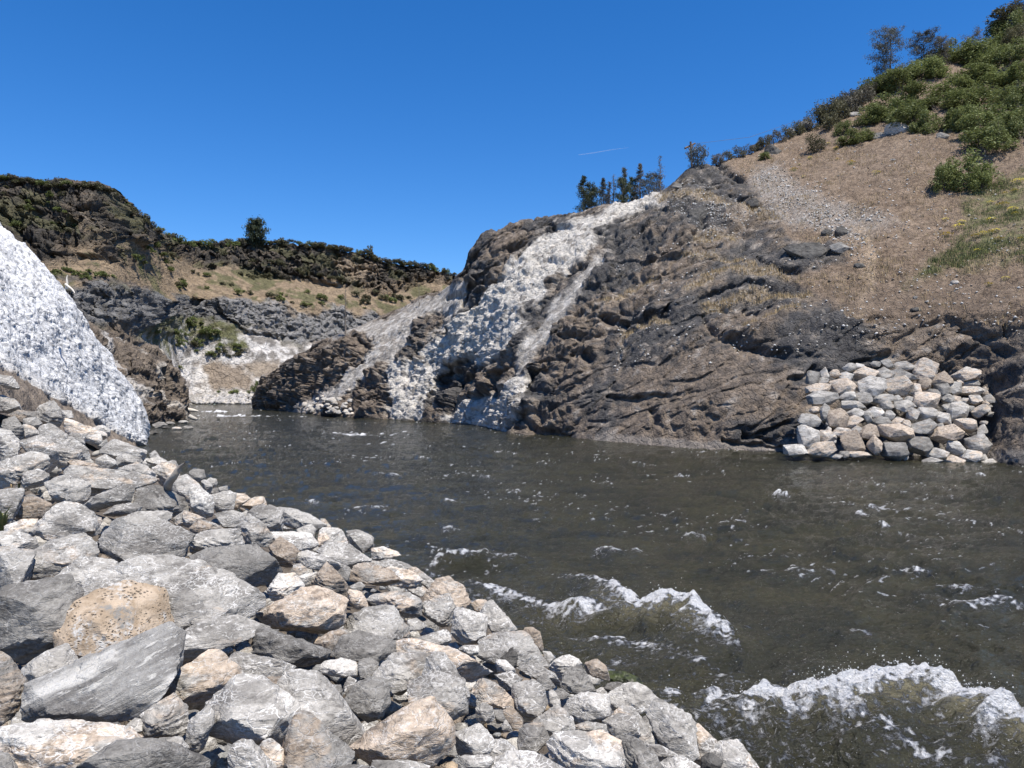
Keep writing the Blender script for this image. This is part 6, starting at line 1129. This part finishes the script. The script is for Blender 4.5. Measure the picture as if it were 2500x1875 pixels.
# ------------------------------------------------------------------ trees
def tube(V, F, pts, rads, k=6):
    ring = []
    for i, (p, r) in enumerate(zip(pts, rads)):
        t = (pts[min(i + 1, len(pts) - 1)] - pts[max(i - 1, 0)]).normalized(); u = t.cross(Vector((0.3, .9, .2))).normalized(); w = t.cross(u); n0 = len(V)
        for j in range(k): a = 6.2832 * j / k; V.append(p + (u * math.cos(a) + w * math.sin(a)) * r)
        ring.append(n0)
    for a, b in zip(ring[:-1], ring[1:]):
        for j in range(k): F.append((a + j, a + (j + 1) % k, b + (j + 1) % k, b + j))
def tree(base, H, W, label, mat, seed, shape='cone', dens=1.0, group=None, name='pine_tree', leaf=.10, bare=0.12, lean=0, grey=False, cat='tree'):
    r = random.Random(seed); root = bpy.data.objects.new(name, None); C.objects.link(root); root.location = base
    TV, TF = [], []; n = 9; tp = [Vector((lean * H * (i / n) ** 1.5 + r.uniform(-.01, .01) * H, r.uniform(-.01, .01) * H, H * .97 * i / n - .3)) for i in range(n + 1)]
    tube(TV, TF, tp, [H * .02 * (1 - .93 * i / n) for i in range(n + 1)]); LV, LF, NV, NF = [], [], [], []
    nb = int(46 * (1 if dens else 1))
    for b in range(nb):
        t = bare + (1 - bare) * (b + r.random()) / nb; f = t * n; i = min(int(f), n - 1); p0 = tp[i].lerp(tp[i + 1], f - i)
        if shape == 'cone': L = W / 2 * (1 - t) ** .8 * 1.1 + .04 * W
        elif shape == 'round': L = W / 2 * math.sqrt(max(.03, 1 - ((t - .5) / .55) ** 2))
        else: L = W / 2 * (.95 - .75 * t) * (0.6 + .5 * r.random())
        L *= r.uniform(.6, 1.1); a = r.uniform(0, 6.28); dr = Vector((math.cos(a), math.sin(a), r.uniform(-.05, .55) if shape != 'cone' else r.uniform(-.15, .35)))
        p1 = p0 + dr * L * .55; p2 = p0 + dr * L + Vector((0, 0, .12 * L)); tube(LV, LF, [p0, p1, p2], [H * .0045, H * .003, H * .0012], 3)
        twigs = int(6 * 1)
        for q in range(twigs):
            s = .3 + .7 * (q + r.random()) / twigs; c = p0.lerp(p2, s); e = c + Vector((r.uniform(-1, 1), r.uniform(-1, 1), r.uniform(-.3, .8))) * L * .28; tube(LV, LF, [c, e], [H * .0016, H * .0008], 3)
            for m in range(int(9 * dens)):
                g = c.lerp(e, r.uniform(.3, 1.2)) + Vector((r.gauss(0, 1), r.gauss(0, 1), r.gauss(0, .7))) * (.05 * L + leaf * .9)
                u = Vector((r.gauss(0, 1), r.gauss(0, 1), r.gauss(0, 1) + .5)).normalized() * leaf * r.uniform(.7, 1.5); w = u.cross(Vector((r.uniform(-1, 1), r.uniform(-1, 1), 1))).normalized() * leaf * .32
                n0 = len(NV); NV += [g - u, g + w, g + u, g - w]; NF.append((n0, n0 + 1, n0 + 2, n0 + 3))
    tr = link('trunk', mesh_np('trunk', [tuple(v) for v in TV], np.array(TF)), BARK, root); lb = link('branches', mesh_np('branches', [tuple(v) for v in LV], np.array(LF)), BARK, root)
    if NV: link('crown', mesh_np('crown', [tuple(v) for v in NV], np.array(NF)), mat, root)
    tag(root, label, cat, group); return root
PINE = leafmat('pine_needles', (0.045, 0.060, 0.034), (0.09, 0.105, 0.062)); GPINE = leafmat('grey_pine_needles', (0.075, 0.088, 0.085), (0.15, 0.165, 0.155)); BROWNP = leafmat('dry_pine_needles', (0.11, 0.105, 0.085), (0.19, 0.175, 0.145))
def plant(x, yb, yt, w, S_, label, mat, seed, **k):
    p, n = on(S_, x, yb); d = p[1]; H = (yb - yt) / FPX * d; return tree((p[0], p[1] + .5, p[2] - .1), H, w / FPX * d, label, mat, seed, **k)
plant(2178, 200, 52, 104, RHS, 'tall round crowned grey green pine on the right hillside skyline', GPINE, 1, shape='round', dens=3.0, leaf=.12, bare=.08)
plant(2262, 170, 66, 74, RHS, 'shorter grey green pine just right of the tall one on the skyline', GPINE, 2, shape='round', dens=2.4, leaf=.12, bare=.08)
plant(2302, 160, 80, 56, RHS, 'smaller half bare grey tree right of the two skyline pines', BROWNP, 3, shape='round', dens=1.2, leaf=.11, bare=.1)
plant(2122, 200, 150, 22, RHS, 'thin almost bare tree left of the tall skyline pine', BROWNP, 4, shape='cone', dens=.15, leaf=.09)
plant(2383, 110, 50, 70, RHS, 'spreading bare twigged bush tree near the top of the right hill', BROWNP, 5, shape='round', dens=.9, leaf=.10, bare=.05)
plant(2425, 90, 48, 26, RHS, 'small leaning bare tree beside the topmost bush on the right hill', BROWNP, 6, shape='other', dens=.15, leaf=.1, lean=.3)
plant(1705, 404, 350, 58, RHS, 'airy grey pine behind the ridge top next to the utility pole', GPINE, 7, shape='round', dens=.45, leaf=.15)
def ridge_tree(x, yb, yt, w, d, label, mat, seed, **k):
    b = pt(x, yb, d); H = (yb - yt + 8) / FPX * d; return tree(tuple(b), H, w / FPX * d, label, mat, seed, group='conifers along the right ridge', **k)
for i, (x, yb, yt, w, mat, sh, de, lab) in enumerate([
  (1425,520,431,52,PINE,'cone',1.8,'leftmost dark conifer of the row on the ridge, upper part thin'), (1440,520,458,62,PINE,'round',2.6,'dense bushy dark green conifer in front of the leftmost ridge trees'), (1473,510,436,34,BROWNP,'cone',1.4,'greyish conifer second from the left in the ridge row'), (1488,505,445,24,BROWNP,'cone',.5,'thin brown tree between the greyish and the dark conifers on the ridge'),
  (1498,505,428,20,BROWNP,'cone',.3,'nearly bare spire tree left of the mop topped conifer'), (1524,500,411,34,PINE,'other',1.4,'conifer with a mop shaped top in the middle of the ridge row'), (1520,505,440,44,PINE,'round',1.8,'dark bushy conifer under the mop topped tree'), (1563,495,400,46,BROWNP,'cone',1.4,'tall pointed conifer right of the mop topped tree'),
  (1545,495,438,34,PINE,'round',1.5,'small dark conifer left of the tall pointed one'), (1585,490,428,40,BROWNP,'round',1.0,'low grey crowned tree right of the tall pointed conifer'), (1612,480,380,40,BROWNP,'cone',.25,'tall bare branched spire tree at the right of the ridge row'), (1603,480,428,44,BROWNP,'round',1.0,'brown bushy tree at the foot of the bare spire tree')]):
    ridge_tree(x, yb, yt, w, 100 + (i % 3), lab, GPINE if i in (2, 5, 9) else mat, 40 + i, shape=sh, dens=de * .7, leaf=.11, bare=.06)
plant(626, 603, 533, 50, FHS, 'lone dark round tree standing on the left ridge against the sky', PINE, 60, shape='round', dens=2.0, leaf=.42, bare=.12)
p, n = on(RHS, 843, 806)
tree((pt(843, 812, 128)), (812 - 690) / FPX * 128, 40 / FPX * 128, 'bare dead tree with a forked trunk behind the pale slope', BARK, 61, shape='other', dens=0, name='dead_tree', bare=.25)
b = pt(1023, 745, 118); tree(tuple(b), (745 - 680) / FPX * 118, 4 / FPX * 118, 'white dead snag pole standing above the pale slope', BARK, 62, shape='other', dens=0, name='dead_tree', bare=.5)
PALEW = simple_mat('bleached_wood', (0.48, .44, .38), (0.58, .54, .47), 5)
def poles(name, pts, rads, label, cat, mat=PALEW, k=6):
    V, F = [], []; tube(V, F, [Vector(p) for p in pts], rads, k); n = len(V); o = link(name, mesh_np(name, [tuple(v) for v in V], np.array(F), True), mat); tag(o, label, cat); return o
d = 41; poles('dead_branch', [pt(162, 705, d), pt(164, 690, d), pt(163, 678, d), pt(165, 672, d)], [.08, .06, .04, .02], 'bleached snag standing on the crest of the white slope', 'branch')
d = 41; poles('dead_branch', [pt(160, 694, d), pt(168, 700, d - .3), pt(176, 706, d - .5), pt(183, 716, d - .6)], [.06, .06, .05, .02], 'bleached fallen branch curving down beside the standing snag', 'branch')
# driftwood stick leaning out of the riprap
d = bank_hit(420, 1190) - 2.2; poles('driftwood_stick', [pt(409, 1192, d), pt(413, 1178, d - .1), pt(424, 1165, d - .15), pt(433, 1150, d - .2), pt(436, 1143, d - .2), pt(451, 1131, d - .3)], [.06, .055, .05, .045, .03, .012], 'weathered forked driftwood stick leaning up out of the boulders', 'driftwood', simple_mat('driftwood_grey', (0.30, .25, .2), (0.45, .4, .33), 8, .9, .02), 8)
d = 100; poles('driftwood_log', [pt(458, 1000, d), pt(470, 1002, d), pt(484, 1004, d)], [.28, .26, .12], 'pale driftwood log lying at the tip of the brown headland', 'driftwood')
d = 92; poles('driftwood_log', [pt(462, 1016, d), pt(472, 1021, d), pt(482, 1024, d)], [.3, .28, .15], 'second pale log washed up just below the headland log', 'driftwood')
# utility pole with crossarm behind the ridge
pr = bpy.data.objects.new('utility_pole', None); C.objects.link(pr); d = 103; pb_ = pt(1696, 420, d); pr.location = pb_
WOODP = simple_mat('pole_wood', (0.09, .065, .045), (0.15, .11, .08), 4)
for nm, a, b_, r_ in [('post', pt(1690, 425, d), pt(1686, 346, d), .16), ('crossarm', pt(1672, 362, d), pt(1697, 350, d + .6), .13), ('brace', pt(1687, 370, d), pt(1679, 359, d), .06), ('brace', pt(1687, 368, d), pt(1693, 352, d), .06)]:
    V, F = [], []; tube(V, F, [Vector(a) - Vector(pb_), Vector(b_) - Vector(pb_)], [r_, r_ * .85], 8); F += [tuple(range(8))[::-1][:4]]; link(nm, mesh_np(nm, [tuple(v) for v in V], np.array(F), True), WOODP, pr)
V, F = [], []
tube(V, F, [Vector(pt(1696, 351, d)) - Vector(pb_), Vector(pt(1830, 335, d + 40)) - Vector(pb_), Vector(pt(1960, 290, d + 90)) - Vector(pb_)], [.02, .03, .03], 4)
link('wire', mesh_np('wire', [tuple(v) for v in V], np.array(F), True), BARK, pr)
tag(pr, 'wooden utility pole with a crossarm standing behind the ridge top', 'utility pole')
# yellow flower clumps
YEL = simple_mat('yellow_petals', (0.62, .50, .03), (0.75, .63, .08), 3, .6); GS = simple_mat('flower_stems', (0.10, .13, .04), (0.15, .17, .06), 3)
def flower_meshes(seed):
    r = random.Random(seed); V, F, SV, SF = [], [], [], []
    for i in range(70):
        a = r.uniform(0, 6.28); q = r.random() ** .6; x, y, z = q * math.cos(a), q * math.sin(a) * .8, .5 + .3 * (1 - q) + r.uniform(-.12, .12); n = len(SV)
        SV += [(x * .5 - .012, y * .5, -.1), (x * .5 + .012, y * .5, -.1), (x, y, z)]; SF.append((n, n + 1, n + 2))
        for k in range(2):
            s = .055; dx, dy, dz = r.uniform(-.05, .05), r.uniform(-.05, .05), r.uniform(-.03, .03); n = len(V); t_ = r.uniform(-.5, .5)
            V += [(x + dx - s, y + dy, z + dz + t_ * s), (x + dx, y + dy - s, z + dz), (x + dx + s, y + dy, z + dz - t_ * s), (x + dx, y + dy + s, z + dz + s * .8)]; F.append((n, n + 1, n + 2, n + 3))
    a = mesh_np('blossoms', V, np.array(F)); a.materials.append(YEL); b = mesh_np('stems', SV, np.array(SF)); b.materials.append(GS); return a, b
FMs = [flower_meshes(i) for i in range(4)]; FL = []
for i, (x, y, w) in enumerate([(1040,858,30),(890,910,24),(798,980,32),(1135,942,36),(1270,1003,36),(860,1020,22),(1050,920,20),(1675,1280,34),(1770,1290,34),(1750,1322,50),(1676,1365,50),(1940,1180,34),(2003,1195,50),(2060,1222,50),(1940,1282,44),(1850,1375,44),(1895,1360,44),(1935,1352,44),(1970,1340,36),(1980,1400,44),(2090,1065,50),(2070,1105,34),(1860,1450,30),(2020,1122,30),(2020,1610,36),(1930,1650,36),(2110,1380,30),(2080,1250,34),(830,945,16),(1000,830,20)]):
    X0, Y0 = 1600 + x / 2.37, y / 2.37; p, n = on(RHS, X0, Y0 + 2); s = w / 2.37 / FPX * p[1] / 2 * 1.5
    r = bpy.data.objects.new('flower_clump', None); C.objects.link(r); r.location = p; r.rotation_euler = (0, 0, rf.uniform(0, 6)); r.scale = (s, s, s * 1.1); a, b = FMs[i % 4]; link('blossoms', a, None, r); link('stems', b, None, r)
    FL.append(dict(o=r, x=X0, y=Y0, w=w / 2.37, h=10, key=None))
for k, lab, sh in [(2, 'yellow flower clump lowest of those on the pebbly upper slope', 'lowest upper slope clump'), (3, 'yellow flower clump in the middle of the upper dry slope', 'middle upper slope clump'), (10, 'bright yellow flower clump at the left end of the green grass', 'left green grass clump'), (12, 'big yellow flower clump on the upper part of the green grass', 'upper green grass clump'), (16, 'yellow flower clump in the dense yellow band on the green grass', 'dense yellow band clump'), (24, 'yellow flower clump low on the slope over the cliff', 'clump low over the cliff')]:
    FL[k]['key'] = 'fl%d' % k; KEYLAB['fl%d' % k] = lab; SHORT['fl%d' % k] = sh
describe(FL, [b for b in FL if b['key']], lambda it: ('wide' if it['w'] > 17 else 'small') + ' yellow flower clump', 'flowers', 'yellow flower clumps on the right slope')
# weeds growing between the boulders
def weed(x, y, hpx, label, mat, seed, n=14):
    r = random.Random(seed); d = bank_hit(x, y) - .15; s = hpx / FPX * d; V, F = [], []
    for i in range(n):
        a = r.uniform(0, 6.28); t = r.uniform(.2, .8) * s; l = s * r.uniform(.5, 1.05); w = s * .045; p = [Vector((0, 0, -.05)), Vector((t * .35 * math.cos(a), t * .35 * math.sin(a), l * .6)), Vector((t * math.cos(a), t * math.sin(a), l))]; sd = Vector((-math.sin(a), math.cos(a), 0)) * w; n0 = len(V)
        V += [p[0] - sd, p[0] + sd, p[1] + sd, p[1] - sd, p[2]]; F += [(n0, n0 + 1, n0 + 2), (n0, n0 + 2, n0 + 3), (n0 + 3, n0 + 2, n0 + 4)]
    o = link('weed', mesh_np('weed', [tuple(v) for v in V], np.array(F)), mat); o.location = pt(x, y, d); tag(o, label, 'weed'); return o
weed(46, 1188, 22, 'green grass tuft under the overhanging boulder at the left edge', GRN, 1); weed(28, 1190, 14, 'short pale grass tuft beside the green tuft under the overhang', DRY, 2); weed(4, 1290, 60, 'leafy green weed at the left edge of the photo', GRN, 3, 24)
weed(34, 1432, 30, 'small brownish green weed in the crack above the big dark boulder', simple_mat('weed_brown', (.12, .11, .05), (.16, .14, .07)), 4); weed(688, 1872, 55, 'dry wiry stems sticking up beside the brown triangular boulder', simple_mat('dry_stem', (.12, .09, .07), (.2, .15, .12)), 5, 9)
# thin vapour trail high in the sky
t = NT('vapour_trail'); t.base(RGB(.8, .8, .8)); tr = t.n('ShaderNodeBsdfTransparent'); mx = t.n('ShaderNodeMixShader'); mx.inputs[0].default_value = .10
t.t.links.new(tr.outputs[0], mx.inputs[1]); t.t.links.new(t.b.outputs[0], mx.inputs[2]); t.t.links.new(mx.outputs[0], t.t.nodes['Material Output'].inputs[0])
V, F = [], []; D_ = 9000; tube(V, F, [Vector(pt(1412, 378, D_)), Vector(pt(1450, 373, D_)), Vector(pt(1490, 366, D_)), Vector(pt(1535, 360, D_))], [3, 5, 4, 1], 6)
o = link('vapour_trail', mesh_np('vapour_trail', [tuple(v) for v in V], np.array(F), True), t.m); o['kind'] = 'structure'
print('objects', len(bpy.data.objects), 'tris approx', sum(len(o.data.polygons) for o in bpy.data.objects if o.type == 'MESH'))
